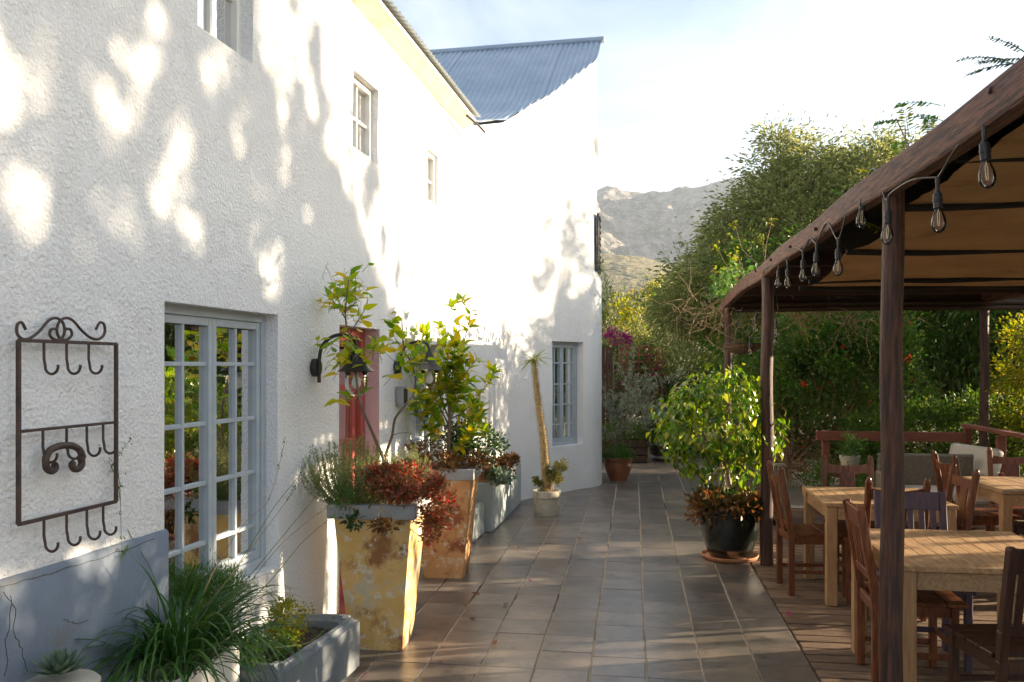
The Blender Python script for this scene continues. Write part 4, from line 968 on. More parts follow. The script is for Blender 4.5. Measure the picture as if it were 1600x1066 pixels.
# ficus
FIC = [leaf_mesh('ficus_leaf', M['ficus_leaf'], .5, dr, cu, .2) for dr, cu in ((.15, .1), (.35, -.2), (.5, .15))]
r = random.Random(8)
fc = thing('ficus_tree', 'round-headed glossy green ficus with several pale trunks in the black pot', 'tree', (KP.x, KP.y, .41))
out = []; tips = []; DF = 7.42; fcen = at(1122, 668, DF)
for k, (bx_, tx) in enumerate(((1134, 1118), (1142, 1142), (1150, 1168), (1128, 1090), (1147, 1128))):
    a_ = at(bx_, 800, DF+r.gauss(0, .04)); b_ = at(tx, 690, DF+r.gauss(0, .1)); ps = smooth_pts([a_, (a_+b_)/2+rv(r, .02), b_], 4); out.append((ps, [.017*(1-.35*i/len(ps)) for i in range(len(ps))]))
    for j in range(7):
        dv = Vector((r.gauss(0, 1), r.gauss(0, 1), r.uniform(-.35, 1.0))).normalized(); e = fcen+Vector((dv.x*.40, dv.y*.40, dv.z*.42))*r.uniform(.5, .95)
        q = ps[r.randint(len(ps)//2, len(ps)-1)]; ps2 = smooth_pts([q, (q+e)/2+Vector((0, 0, .06)), e], 3); out.append((ps2, [.006*(1-.7*i/len(ps2)) for i in range(len(ps2))]))
stems_part(fc, out, M['pale_bark'], 8, 'trunks')
lob = [(0, 0, .10, .43, .43, .40), (-.22, 0, .0, .30, .30, .30), (.22, .0, -.02, .32, .3, .32), (.0, -.05, .28, .32, .3, .24), (-.33, 0, .06, .2, .2, .17), (.38, 0, -.1, .17, .17, .15), (-.14, 0, -.28, .22, .2, .17), (.18, 0, -.30, .24, .2, .18), (-.2, -.05, .33, .16, .15, .13), (.18, 0, .36, .16, .15, .12)]
items = []
cl = []
for k in range(230):
    l_ = r.choices(lob, [q[3]**2 for q in lob])[0]; dv = rv(r).normalized()*r.uniform(.72, 1.02); cl.append((fcen+Vector((l_[0]+dv.x*l_[3], l_[1]+dv.y*l_[4], l_[2]+dv.z*l_[5])), dv))
for p, dv in cl:
    for k in range(r.randint(9, 15)):
        q = p+rv(r, .038); dd = dv*.55+rv(r, .4)+Vector((0, 0, -.75 if r.random() < .8 else .2)); items.append((q, dd, dv+Vector((0, 0, .8))+rv(r, .3), r.uniform(.048, .085), r.uniform(-.4, .4)))
items.sort(key=lambda q: q[0].y+r.uniform(0, .15)); leaf_parts(fc, FIC, items)
# small joined foliage helper for low plants
nr_ = np.random.default_rng(5)
def mound(name, label, cat, ells, n_clump, n, Lg, Wd, m, spread=.03, up=.4, loc=None, shell=.5, parent=None, part='foliage', fold=.25, stems=None, group=None):
    c, P, D = clumps(nr_, ells, n_clump, n, spread, shell); D = unit(D+np.array([0, 0, up]))
    e0 = ells[0]
    o = parent or thing(name, label, cat, loc if loc is not None else (e0[0], e0[1], e0[2]-e0[5]), 0, group)
    me = leaf_cloud(part, P-np.array(worldloc(o)), D, Lg, Wd, m, nr_, fold); link(part, me, o)
    if stems:
        mb = MB(); b0 = Vector(worldloc(o))
        for q in c[::max(1, len(c)//stems[1])]:
            q = Vector(q); mb.tube([b0+rv(rnd, .02), (b0+q)/2+rv(rnd, .03), q], [stems[0], stems[0]*.7, stems[0]*.4], 5)
        mb.part('stems', M['twig'] if len(stems) < 3 else stems[2], o)
    return o
def rosemary(label, base, n, hgt, rad, seed):
    rr_ = random.Random(seed); o = thing('rosemary_bush', label, 'shrub', base, 0, 'rosemary in the yellow planter'); mb = MB(); P = []; D = []
    for k in range(n):
        a = rr_.uniform(0, 6.28); q = rr_.random()**.6*rad; p = Vector(base)+Vector((math.cos(a)*q*.5, math.sin(a)*q*.5, 0)); e = Vector(base)+Vector((math.cos(a)*q*1.3, math.sin(a)*q*1.3, hgt*rr_.uniform(.55, 1.05)*(1-.3*q/rad)))
        ps = smooth_pts([p, (p+e)/2+Vector((math.cos(a), math.sin(a), -.3))*.03, e], 6); mb.tube(ps, [.0022*(1-.6*i/len(ps)) for i in range(len(ps))], 5)
        for i in range(len(ps)-1):
            t = (ps[i+1]-ps[i]); tl = t.normalized()
            for j in range(7):
                f = rr_.random(); o2 = Matrix.Rotation(rr_.uniform(0, 6.28), 3, tl) @ tl.orthogonal().normalized(); P.append(tuple(ps[i]+t*f)); D.append(tuple(o2*.8+tl*.75))
    mb.part('stems', M['green_stem'], o); link('needles', leaf_cloud('needles', np.array(P)-np.array(base), np.array(D), .022, .0042, M['rosemary_leaf'], nr_, .1), o)
rosemary('broad rosemary bush spilling left from the yellow planter', Vector((-1.63, 4.92, .83)), 190, .42, .25, 1)
rosemary('small upright rosemary at the right rear of the yellow planter', Vector((-1.36, 5.14, .83)), 60, .36, .11, 2)
c_ = lambda x, y, d: tuple(at(x, y, d))
mound('red_succulent', 'red and orange sedum spilling over the right rim of the yellow planter', 'succulent', [(*c_(640, 752, 4.92), .17, .14, .09), (*c_(682, 790, 4.88), .075, .09, .14), (*c_(600, 750, 4.92), .12, .1, .07), (*c_(672, 826, 4.86), .05, .06, .09)], 170, 2900, .031, .019, M['red_leaf'], .019, .3, loc=(-1.42, 4.95, .82), shell=.75, stems=(.003, 40))
mound('trailing_succulent', 'dark trailing succulent hanging over the front rim of the yellow planter, centre', 'succulent', [(*c_(600, 822, 4.76), .075, .025, .02)], 24, 170, .03, .016, M['rust_leaf'], .012, -.1, loc=c_(600, 790, 4.80), stems=(.002, 6), group='trailing sprigs over the yellow rim')
mound('trailing_succulent', 'dark trailing sprig over the left end of the yellow planter rim', 'succulent', [(*c_(552, 812, 4.76), .04, .02, .03)], 12, 90, .034, .018, M['dark_leaf'], .012, -.1, loc=c_(552, 790, 4.80), stems=(.002, 4), group='trailing sprigs over the yellow rim')
mound('green_weed', 'light green weed at the left front of the yellow planter', 'plant', [(*c_(538, 775, 4.85), .05, .05, .06)], 30, 420, .018, .009, M['fern_leaf'], .02, .2, loc=c_(538, 793, 4.88), stems=(.0018, 10))
mound('rust_succulent', 'rust-brown succulents round the foot of the lemon tree', 'succulent', [(*c_(690, 722, 6.7), .15, .15, .05), (*c_(735, 720, 6.75), .12, .12, .05), (*c_(660, 700, 6.8), .10, .1, .05)], 70, 1300, .036, .018, M['rust_leaf'], .022, .5, loc=(-1.47, 6.73, .83), shell=.7)
mound('jade_bush', 'dark green rounded jade bush behind the lemon tree', 'shrub', [(*c_(745, 690, 7.6), .23, .2, .15), (*c_(715, 690, 7.5), .15, .15, .13)], 90, 2600, .036, .02, M['dark_leaf'], .035, .35, loc=(-1.60, 8.05, .27), shell=.75, stems=(.007, 24, M['bark']))
mound('kalanchoe', 'pinkish-brown rosette succulent spilling from the small clay pot', 'succulent', [(*c_(782, 728, 8.55), .13, .12, .06), (*c_(798, 722, 8.5), .07, .08, .05), (*c_(770, 742, 8.35), .10, .08, .06)], 46, 800, .05, .028, M['rust_leaf'], .02, .35, loc=(SP.x, SP.y, SP.z+.13), shell=.7, stems=(.003, 16))
mound('green_succulent', 'grey-green succulent beside the clay pot in the long box', 'succulent', [(*c_(783, 742, 8.3), .10, .07, .06)], 20, 320, .05, .03, M['succulent_leaf'], .018, .3, loc=(-1.5, 8.5, .44), shell=.7)
mound('yellow_shrub', 'small yellow-green bush in the grey trough', 'shrub', [(*c_(447, 965, 4.32), .095, .10, .08), (*c_(440, 990, 4.25), .08, .08, .05)], 60, 1700, .018, .011, M['lime_leaf'], .018, .3, loc=wallp(-1.12, .23, .2), shell=.6, stems=(.0025, 30))
mound('creeping_herb', 'low green creeping herb at the near end of the grey trough', 'plant', [(*c_(400, 1005, 4.05), .10, .10, .04), (*c_(385, 1020, 3.95), .08, .08, .03), (*c_(440, 1010, 4.1), .06, .06, .03)], 50, 900, .022, .014, M['fern_leaf'], .018, .4, loc=wallp(-1.4, .23, .2), shell=.5)
mound('feathery_plant', 'feathery bright green plant below the tall window', 'plant', [(*c_(325, 915, 4.0), .16, .14, .09), (*c_(285, 930, 3.9), .12, .12, .09), (*c_(350, 925, 4.1), .11, .11, .08)], 120, 7000, .022, .004, M['fern_leaf'], .03, .9, loc=wallp(-1.55, .42, .12), shell=.4, stems=(.0022, 60, M['green_stem']))
# strappy grass clump with long flower stalks
def blade_mesh(name, m, bend, n=8, w=.018):
    V = []; F = []
    ang = R(82); x = z = 0
    for i in range(n+1):
        t = i/n; wd = w*.5*(1-t**2.2)*(1 if t > .1 else .8)+.0006
        V += [(-wd, x, z+wd*.5), (0, x, z), (wd, x, z+wd*.5)]
        x += math.cos(ang)/n; z += math.sin(ang)/n; ang -= bend/n*(.5+t)
    for i in range(n): a = 3*i; F += [(a, a+1, a+4, a+3), (a+1, a+2, a+5, a+4)]
    return fast_mesh(name, V, F, m, True)
BL = [blade_mesh('blade', M['grass_leaf'], b, w=w) for b, w in ((.9, .026), (1.5, .026), (2.0, .026), (2.5, .025), (2.9, .025))]
r = random.Random(21)
gc = thing('strappy_grass', 'dark green clump of strappy grass-like leaves in the white box', 'plant', wallp(-1.96, .42, .14))
gl_ = Vector(gc.location)
for k in range(290):
    a = r.uniform(0, 6.28); q = r.random()**.5; off = Vector((math.cos(a)*.11*q+.02, math.sin(a)*.22*q-.03, r.uniform(-.03, .02)))
    if off.y < -.02 and r.random() < .1: off.y = abs(off.y)
    o = link('blade', r.choice(BL[:2] if q < .3 else BL[2:] if q > .75 else BL[1:]), gc); o.location = off; ln = r.uniform(.30, .60); o.scale = (ln*r.uniform(1.0, 1.35), ln, ln)
    hd_ = math.atan2(off.y/.20, off.x/.09)-math.pi/2+r.gauss(0, .5)
    wx_ = math.cos(hd_+math.pi/2)
    if wx_ < -.8: hd_ += math.pi*.45
    o.rotation_euler = (r.gauss(0, .1)-.75*q*q, 0, hd_)
fs = [[(240, 1000), (200, 880), (170, 780), (150, 740), (155, 700)], [(250, 1000), (180, 880), (165, 800), (170, 740), (205, 685)], [(230, 1000), (150, 920), (100, 850), (60, 800), (10, 775)], [(250, 1000), (190, 860), (150, 800), (80, 790), (18, 790)], [(260, 1000), (200, 890), (170, 850), (120, 780), (80, 760)],
      [(260, 990), (180, 870), (165, 840), (185, 740), (190, 870)], [(300, 985), (380, 920), (440, 850), (500, 800), (522, 790)], [(310, 985), (390, 900), (440, 840), (500, 770), (540, 738)], [(300, 985), (400, 930), (470, 850), (510, 815), (525, 805)], [(290, 985), (360, 900), (420, 820), (450, 780), (462, 760)], [(300, 985), (380, 870), (430, 790), (470, 740), (490, 700)],
      [(250, 985), (240, 900), (195, 820), (185, 760), (170, 720)], [(300, 985), (330, 900), (380, 820), (420, 780), (445, 690)], [(255, 985), (215, 930), (190, 890), (195, 865), (200, 858)], [(310, 990), (400, 1010), (450, 1010), (490, 1000), (528, 960)]]
for k, st in enumerate(fs):
    n = len(st); ps = smooth_pts([at(x, y, 3.62+(.10 if x > 300 else -.10)*i/n*2+(.35*(max(0, x-300)/220)) - (.42*max(0, 240-x)/240)) for i, (x, y) in enumerate(st)], 4)
    sk = MB().tube(ps, [.0022*(1-.6*i/len(ps)) for i in range(len(ps))], 5).part('flower_stalk', M['green_stem'] if k % 3 else M['twig'], gc)
    P = []; D = []
    for i in range(len(ps)-5, len(ps)):
        for j in range(7): P.append(tuple(ps[i]+rv(r, .006)-gl_)); D.append(tuple(rv(r, .6)+Vector((0, 0, .3))))
    link('buds', leaf_cloud('buds', np.array(P), np.array(D), .012, .006, M['fern_leaf'], nr_, .1), sk)
su = thing('rosette_succulent', 'blue-green rosette succulent in the bottom left corner', 'succulent', at(92, 1055, 2.92))
SUC = leaf_mesh('rosette_leaf', M['succulent_leaf'], .42, -.25, 0, .35)
it = []
for k in range(46):
    a = k*2.4; q = k/46; it.append((Vector(su.location)+Vector((math.cos(a)*.02*q, math.sin(a)*.02*q, .03*(1-q))), Vector((math.cos(a)*(.25+q), math.sin(a)*(.25+q), 1.1-q*.95)), (0, 0, 1), .05+.05*q, 0))
leaf_parts(su, [SUC], it)
MB().lathe([(.10, -.22), (.13, -.03), (.12, -.02)], seg=24).part('pot', M['old_concrete'], su, smooth=50, local=True)
# spiny palm (pachypodium) and jade tree in the concrete pot
pa = thing('spiny_palm', 'tall slender spiny-trunked palm with a small leaf rosette', 'plant', (CP.x, CP.y, .25)); DP = 9.5
tp = smooth_pts([at(x, y, DP) for x, y in ((856, 775), (853, 745), (851, 712), (848, 680), (843, 645), (839, 612), (836, 585), (834, 562))], 5); n = len(tp)
rad = [.047*(1-.55*i/n)+.003*math.sin(i*1.7) for i in range(n)]
MB().tube(tp, rad, 16).part('trunk', M['palm_trunk'], pa, smooth=60)
sp = MB()
for i in range(1, n-1):
    for k in range(2):
        for j in range(9):
            a = (j+.5*k+i*.3)*2*math.pi/9; o2 = Vector((math.cos(a), math.sin(a), .25)).normalized(); p = tp[i].lerp(tp[i+1], k*.5)+o2*rad[i]*.93
            q = o2.orthogonal().normalized()*.005; w_ = o2.cross(q); sp.add([p+q, p-q*.5+w_, p-q*.5-w_, p+o2*.032], [(0, 1, 3), (1, 2, 3), (2, 0, 3)])
tag(sp.part('spines', M['palm_trunk'], pa), kind='stuff')
PL = [leaf_mesh('palm_leaf', M['palm_leaf'], .13, dr, 0, .3, 6) for dr in (.15, .45, .8)]
r = random.Random(4); it = []
for k in range(24):
    a = k*2.4; e = r.uniform(-.35, .95); it.append((tp[-1]+Vector((0, 0, -.01)), Vector((math.cos(a), math.sin(a), e)), (0, 0, 1), r.uniform(.18, .27), 0))
leaf_parts(pa, PL, it)
jd = thing('jade_tree', 'little branching jade tree at the foot of the spiny palm', 'plant', (CP.x+.06, CP.y-.05, .25)); out = []; tips = []
for dx, h in ((.0, .24), (.05, .26), (-.14, .14), (.1, .16)): grow(r, (CP.x+.03+dx*.3, CP.y-.05, .25), (dx*4, -.1, 1), h, .013, 2, out, tips, .4, .1, 3, .6, .6, 4)
stems_part(jd, out, M['pale_bark'], 7)
P = []; D = []
for p, d_, dep in tips:
    for k in range(9): P.append(tuple(p+rv(r, .012)-Vector(jd.location))); D.append(tuple(d_+rv(r, .8)))
link('foliage', leaf_cloud('foliage', np.array(P), np.array(D), .028, .017, M['jade_leaf'], nr_, .3), jd)
# olive in the brown pot
ol = thing('olive_tree', 'small silvery olive tree in the glazed brown pot', 'tree', (BP.x, BP.y, .30)); out = []; tips = []; r = random.Random(12)
grow(r, (BP.x, BP.y, .30), (.0, 0, 1), .36, .016, 0, out, [], .1, .3)
for k in range(12): grow(r, out[0][0][-1-(k % 3)], (r.gauss(-.05, .75), r.gauss(0, .6), r.uniform(.35, 1)), r.uniform(.7, 1.05), .008, 1, out, tips, .35, .08, 5, .5, .5, 6)
stems_part(ol, out, M['bark'], 6)
P = []; D = []
for pts_, rr_ in out[1:]:
    for a_, b_ in zip(pts_, pts_[1:]):
        for k in range(9): P.append(tuple(a_.lerp(b_, r.random())-Vector(ol.location))); D.append(tuple((b_-a_).normalized()*.6+rv(r, .55)))
link('foliage', leaf_cloud('foliage', np.array(P), np.array(D), .075, .017, M['olive_leaf'], nr_, .15), ol)
mound('low_shrub', 'low bright green shrub filling the brown pot under the olive', 'shrub', [(BP.x, BP.y, .36, .27, .24, .13)], 60, 1500, .04, .018, M['fern_leaf'], .035, .6, loc=(BP.x, BP.y, .29), shell=.5)
mound('pot_succulents', 'dark reddish succulents filling the rim of the black pot', 'succulent', [(KP.x, KP.y-.05, .47, .33, .30, .085), (KP.x-.17, KP.y-.1, .43, .16, .14, .08), (KP.x+.2, KP.y-.05, .46, .18, .15, .07)], 90, 1500, .055, .028, M['rust_leaf'], .03, .35, loc=(KP.x, KP.y, .41), shell=.75)
mound('pot_greens', 'dark green leaves among the succulents in the black pot', 'plant', [(KP.x, KP.y-.03, .48, .30, .27, .09)], 60, 800, .06, .03, M['dark_leaf'], .03, .5, loc=(KP.x, KP.y, .42), shell=.7)

# ------------------------------------------------------------------ ironwork and lanterns on the wall
rk = thing('hook_rack', 'wrought iron hook rack with scrolled top on the white wall', 'rack', wallp(-2.47, 1.1, 0))
OFF = .035
fr_ = MB()
for a_, b_ in (((-2.715, 1.735), (-2.22, 1.735)), ((-2.715, 1.125), (-2.22, 1.125)), ((-2.715, 1.735), (-2.715, 1.125)), ((-2.22, 1.735), (-2.22, 1.125))): fr_.beam(wallp(*a_, OFF), wallp(*b_, OFF), .012, .012, up=WN)
fr_.part('frame', M['iron'], rk); MB().beam(wallp(-2.715, 1.432, OFF), wallp(-2.22, 1.432, OFF), .010, .010, up=WN).part('cross_bar', M['iron'], rk)
sc1 = [(40, 515), (34, 504), (27, 508), (27, 522), (36, 530), (48, 528), (62, 517), (76, 501), (88, 497), (98, 504), (101, 518), (96, 529), (86, 531), (78, 524), (80, 515), (88, 514)]
for pts_ in (sc1, [(118-(x-88)*.62+ (x-88)*.0 if False else 190-x*.0-(x), y) for x, y in sc1]):
    MB().tube(smooth_pts([wall_at(max(20, min(165, x)), y, OFF) for x, y in pts_], 4), .0052, 8).part('scroll', M['iron'], rk, smooth=60)
for z, ss in ((1.735, (-2.60, -2.49, -2.375)), (1.432, (-2.605, -2.49, -2.385, -2.295)), (1.125, (-2.60, -2.49, -2.385, -2.295))):
    for s_ in ss:
        ps = [(z, OFF), (z-.06, OFF), (z-.085, OFF+.005)]+[(z-.085-.028*math.sin(a), OFF+.030-.026*math.cos(a)) for a in np.linspace(.4, 3.3, 9)]
        MB().tube([wallp(s_, zz, oo) for zz, oo in ps], .0048, 8).part('hook', M['iron'], rk, smooth=60)
so_ = thing('iron_scroll', 'heavy rusty double-spiral iron scroll hanging inside the hook rack', 'ornament', wall_at(102, 720, .05))
def spiral(cx, cy, r0, r1, a0, a1, n=22): return [(cx+(r0+(r1-r0)*i/n)*math.cos(a0+(a1-a0)*i/n), cy+(r0+(r1-r0)*i/n)*1.1*math.sin(a0+(a1-a0)*i/n)) for i in range(n+1)]
lp = spiral(82, 728, 3, 11, -.5, 3.6); lp2 = spiral(117, 725, 3, 12, 3.6, -.7)
arch = [(72, 715), (78, 704), (90, 698), (102, 696), (114, 697), (124, 703), (129, 715)]
MB().tube(smooth_pts([wall_at(x, y, .05) for x, y in lp[:-1]+arch+lp2[::-1]], 3), .0125, 10).part('scroll', M['iron'], so_, smooth=60)
def lantern(label, s_, z_, reach=.27):
    o = thing('wall_lantern', label, 'lantern', wallp(s_, z_, 0)); 
    MB().tube([wallp(s_, z_+.02, .0), wallp(s_, z_+.02, .03)], .055, 20).part('wall_plate', M['black_metal'], o, smooth=50)
    arm = [wallp(s_, z_-.07, .035), wallp(s_, z_+.06, .035), wallp(s_, z_+.15, .055), wallp(s_, z_+.205, .12), wallp(s_, z_+.215, .2), wallp(s_, z_+.19, reach-.015), wallp(s_, z_+.13, reach)]
    MB().tube(smooth_pts(arm, 5), .011, 10).part('arm', M['black_metal'], o, smooth=60)
    c = wallp(s_, z_, reach); mk = MB().lathe([(.018, .14), (.03, .12), (.036, .08), (.05, .05), (.085, .018), (.108, .0), (.106, -.004), (.06, .012), (.03, .05)], tuple(c), 28); sh_ = mk.part('shade', M['black_metal'], o, smooth=50)
    MB().lathe([(.066, .005), (.068, -.05), (.065, -.10), (.05, -.135), (.02, -.15), (.002, -.152)], tuple(c), 24).part('glass_globe', M['bulb_glass'], o, smooth=180)
    MB().lathe([(.014, .02), (.016, -.03), (.027, -.06), (.028, -.08), (.018, -.10), (.002, -.106)], tuple(c), 16).part('bulb', M['white_paint'], o, smooth=180)
lantern('black swan-neck lantern with glass globe left of the red door', -.36, 1.62)
lantern('black swan-neck lantern behind the lemon leaves right of the red door', 1.10, 1.62)
bx = thing('switch_box', 'small grey weatherproof box on the wall right of the red door', 'box', wallp(1.15, 1.42, 0)); Rw = Matrix.Rotation(WR, 3, 'Z')
MB().box(wallp(1.15, 1.42, .03), (.06, .10, .15), Rw).part('case', M['pot_rim'], bx, .008); MB().box(wallp(1.15, 1.42, .063), (.008, .07, .11), Rw).part('cover', M['iron'], bx, .002)
# ------------------------------------------------------------------ litter on the tiles
DL = [leaf_mesh('dry_leaf', M['dry_leaf'], .5, .3, .6, .5), leaf_mesh('dry_leaf', M['dry_leaf'], .6, -.3, -.4, .6)]
PT = leaf_mesh('petal', M['pink_petal'], .8, .2, .3, .4)
r = random.Random(31)
for k, (x, y, w_) in enumerate(((763, 850, 'beside the rusty planter foot'), (811, 857, 'left of the sunlit tile patch'), (692, 1036, 'on the tiles right of the yellow planter'), (750, 931, 'alone in the left tile column'), (743, 968, 'near the lit strip of tiles'), (786, 946, 'mid-terrace on the brown tiles'), (727, 946, 'pale and flat in the planter shadow'), (851, 781, 'by the concrete pot foot'), (955, 748, 'in front of the brown pot'), (770, 1010, 'pale scrap near the bottom tiles'))):
    d = 1.65*1350/(y-572); p = at(x, y, d); o = link('fallen_leaf', DL[k % 2]); o.matrix_world = Matrix.Translation((p.x, p.y, .006)) @ Matrix.Rotation(r.uniform(0, 6.28), 4, 'Z') @ Matrix.Scale(r.uniform(.045, .075), 4)
    tag(o, 'curled brown fallen leaf '+w_, 'leaf', 'fallen leaves on the tiles')
for k, (x, y, w_) in enumerate(((933, 760, 'by the curved wall corner'), (907, 843, 'on the middle tiles'), (830, 910, 'on the left tiles'), (570, 1055, 'beside the grey trough'), (1232, 963, 'at the deck edge'))):
    d = 1.65*1350/(y-572); p = at(x, y, d); o = link('fallen_petal', PT); o.matrix_world = Matrix.Translation((p.x, p.y, .006)) @ Matrix.Rotation(r.uniform(0, 6.28), 4, 'Z') @ Matrix.Rotation(.5, 4, 'X') @ Matrix.Scale(r.uniform(.035, .05), 4)
    tag(o, 'magenta bougainvillea petal fallen '+w_, 'petal', 'fallen petals')

# ------------------------------------------------------------------ garden beyond the terrace
rs2 = np.random.default_rng(77)
MB().add([(-4, 15.72, -.04), (9, 15.72, -.04), (9, 24, .05), (-4, 24, .05)], [(0, 1, 2, 3)]).part('garden_bed', M['ground_earth'], None)['kind'] = 'structure'
def bush(name, label, cat, ells, n_clump, n, Lg, Wd, m, spread, up=.2, loc=None, shell=.6, trunk=None, group=None, droop=0, flowers=None):
    c, P, D = clumps(rs2, ells, n_clump, n, spread, shell); D = unit(D+np.array([0, 0, up]))
    keep = P[:, 2] > .02; P, D = P[keep], D[keep]
    loc = Vector(loc if loc is not None else (ells[0][0], ells[0][1], 0)); o = thing(name, label, cat, loc, 0, group)
    link('crown', leaf_cloud('crown', P-np.array(loc), D, Lg, Wd, m, rs2, .2, droop), o)
    if trunk:
        mb = MB(); tr_, m2, nb = trunk; cc = Vector(np.mean(np.array([e[:3] for e in ells]), 0)); sp_ = loc.lerp(cc, .45); sp_.z = max(sp_.z*.8, .3)
        mb.tube(smooth_pts([loc, loc.lerp(sp_, .5)+rv(rnd, .05), sp_], 3), [tr_*(1-.05*i) for i in range(7)], 10)
        for q in c[::max(1, len(c)//nb)]:
            q = Vector(q); mb.tube([sp_, sp_.lerp(q, .5)+rv(rnd, .1), q], [tr_*.5, tr_*.25, tr_*.06], 6)
        mb.part('trunk', M[m2], o, smooth=60)
    if flowers:
        fm, nf, fl = flowers; k = rs2.integers(0, len(P), nf); Pf = []; Df = []
        for q in P[k]:
            for j in range(9): Pf.append(q+rs2.normal(0, .02, 3)+np.array([0, -.13, 0])); Df.append(rs2.normal(0, 1, 3))
        link('flowers', leaf_cloud('flowers', np.array(Pf)-np.array(loc), np.array(Df), fl, fl*.6, fm, rs2), o)['kind'] = 'stuff'
    return o
A3 = lambda x, y, d, *r_: (*at(x, y, d), *r_)
bush('willowy_tree', 'tall olive-green tree with fine willowy foliage rising behind the pergola', 'tree',
     [A3(1280, 340, 17, 1.8, 1.8, 1.45), A3(1190, 390, 16.5, 1.25, 1.3, 1.1), A3(1120, 440, 16, .85, 1.0, .8), A3(1395, 325, 17, 1.6, 1.7, 1.3), A3(1235, 265, 17.4, .65, .8, .6), A3(1330, 400, 16, 1.9, 1.4, 1.3), A3(1430, 265, 17.4, .8, .9, .6), A3(1460, 380, 17, 1.9, 1.8, 1.5), A3(1080, 480, 16, .7, .9, .7), A3(1170, 480, 16, 1.1, 1, .8), A3(1330, 260, 17, .6, .7, .35), A3(1370, 235, 17.2, .3, .4, .3), A3(1160, 330, 16.8, .5, .6, .4), A3(1215, 225, 17.4, .3, .35, .3), A3(1128, 375, 16.5, .35, .5, .3)],
     560, 95000, .13, .024, M['olive_tree_leaf'], .20, .05, loc=(4.6, 17.2, -.05), shell=.55, trunk=(.22, 'bark', 90), droop=.35)
bush('boundary_hedge', 'tall continuous green hedge closing off the garden behind everything', 'hedge', [(x_, 19.2+.4*math.sin(x_), 1.5+.25*math.sin(x_*1.7), 1.1, .8, 1.6+.3*math.sin(x_*2.3)) for x_ in np.arange(1.2, 14, 1.3)], 520, 36000, .12, .06, M['hedge_leaf'], .22, .1, loc=(5, 19.5, -.05), shell=.55, trunk=(.08, 'bark', 40))
bush('dark_tree', 'dark drooping tree filling the gap under the pergola roof', 'tree', [(4.3, 14.2, 2.2, 1.9, 1.0, 1.7), (2.6, 14.0, 2.3, 1.5, .9, 1.5), (6.0, 13.6, 2.2, 1.6, 1.2, 1.8)], 260, 40000, .14, .026, M['hedge_leaf'], .2, -.2, loc=(4.2, 14.4, -.05), shell=.4, trunk=(.14, 'bark', 30), droop=.5)
bush('creeper_wall', 'dense dark green creeper with orange-red trumpet flowers left of the round post', 'creeper', [(2.45, 12.1, 1.25, .65, .45, 1.15), (3.2, 12.2, 1.2, .75, .5, 1.1), (1.95, 12.5, 1.0, .45, .4, .9), (3.0, 12.3, 2.1, .7, .4, .5), (2.2, 12.4, 1.9, .5, .4, .5)], 330, 36000, .055, .032, M['hedge_leaf'], .11, .1, loc=(2.6, 12.3, -.05), shell=.7, trunk=(.03, 'twig', 40), flowers=(M['orange_petal'], 44, .045))
bush('clipped_hedge', 'low clipped hedge with sunlit top beyond the red rail', 'hedge', [(3.5, 11.3, .65, .55, .4, .6), (4.2, 11.3, .68, .55, .4, .6), (4.9, 11.2, .7, .55, .45, .62), (2.95, 11.35, .5, .4, .35, .5)], 260, 24000, .048, .03, M['hedge_leaf'], .085, .3, loc=(4.0, 11.3, -.05), shell=.7, trunk=(.03, 'twig', 30))
bush('lime_shrub', 'yellow-green backlit shrub at the right edge below the roof', 'shrub', [(4.55, 10.6, 1.4, .42, .5, .85), (4.75, 11.0, 1.9, .5, .5, .6), (4.9, 10.3, 1.0, .4, .5, .8)], 130, 9000, .05, .03, M['lime_leaf'], .1, .1, loc=(4.7, 10.7, -.05), shell=.5, trunk=(.03, 'twig', 24))
bush('evergreen_bush', 'dark conical evergreen beside the far corner of the white wing', 'tree', [A3(938, 540, 18.5, .42, .5, .9), A3(936, 470, 18.5, .28, .3, .7), A3(933, 425, 18.5, .14, .15, .35), A3(950, 620, 18.5, .6, .5, .7)], 150, 11000, .09, .014, M['dark_leaf'], .1, .5, loc=(-.1, 18.6, -.05), trunk=(.06, 'bark', 20))
bush('garden_shrub', 'sunlit yellow-green shrub in the gap between wing and big tree', 'shrub', [A3(1005, 480, 24, .9, .8, .7), A3(1045, 465, 25, .8, .8, .6), A3(975, 520, 23, .8, .8, .8)], 120, 9000, .09, .045, M['lime_leaf'], .15, .2, loc=(.7, 23.5, -.05), trunk=(.06, 'bark', 20))
bush('garden_shrub', 'mid-green leafy shrub below the big tree, behind the trellis', 'shrub', [A3(1035, 560, 18.5, .9, .6, .9), A3(1085, 530, 17.5, .8, .7, 1.0), A3(985, 570, 19, .7, .6, .8), A3(1010, 640, 17.6, 1.0, .6, .7)], 200, 15000, .08, .035, M['olive_tree_leaf'], .14, .15, loc=(1.4, 18, -.05), trunk=(.05, 'bark', 24))
bush('dark_hedge', 'dark hedge behind the barrel at the end of the terrace', 'hedge', [(.35, 16.5, .6, .7, .4, .7), (1.2, 16.4, .7, .7, .5, .8), (2.1, 16.0, .8, .7, .6, .9), (-.4, 16.6, .5, .5, .4, .6)], 220, 14000, .055, .028, M['dark_leaf'], .11, .2, loc=(.9, 16.5, -.05), trunk=(.03, 'twig', 20))
bush('dry_shrub', 'tangled brown dry shrub at the foot of the creeper', 'shrub', [(1.85, 11.8, .6, .35, .3, .55), (2.3, 11.7, .4, .4, .3, .4)], 80, 1500, .04, .02, M['dry_leaf'], .1, .1, loc=(2.0, 11.9, -.05), trunk=(.02, 'twig', 80))
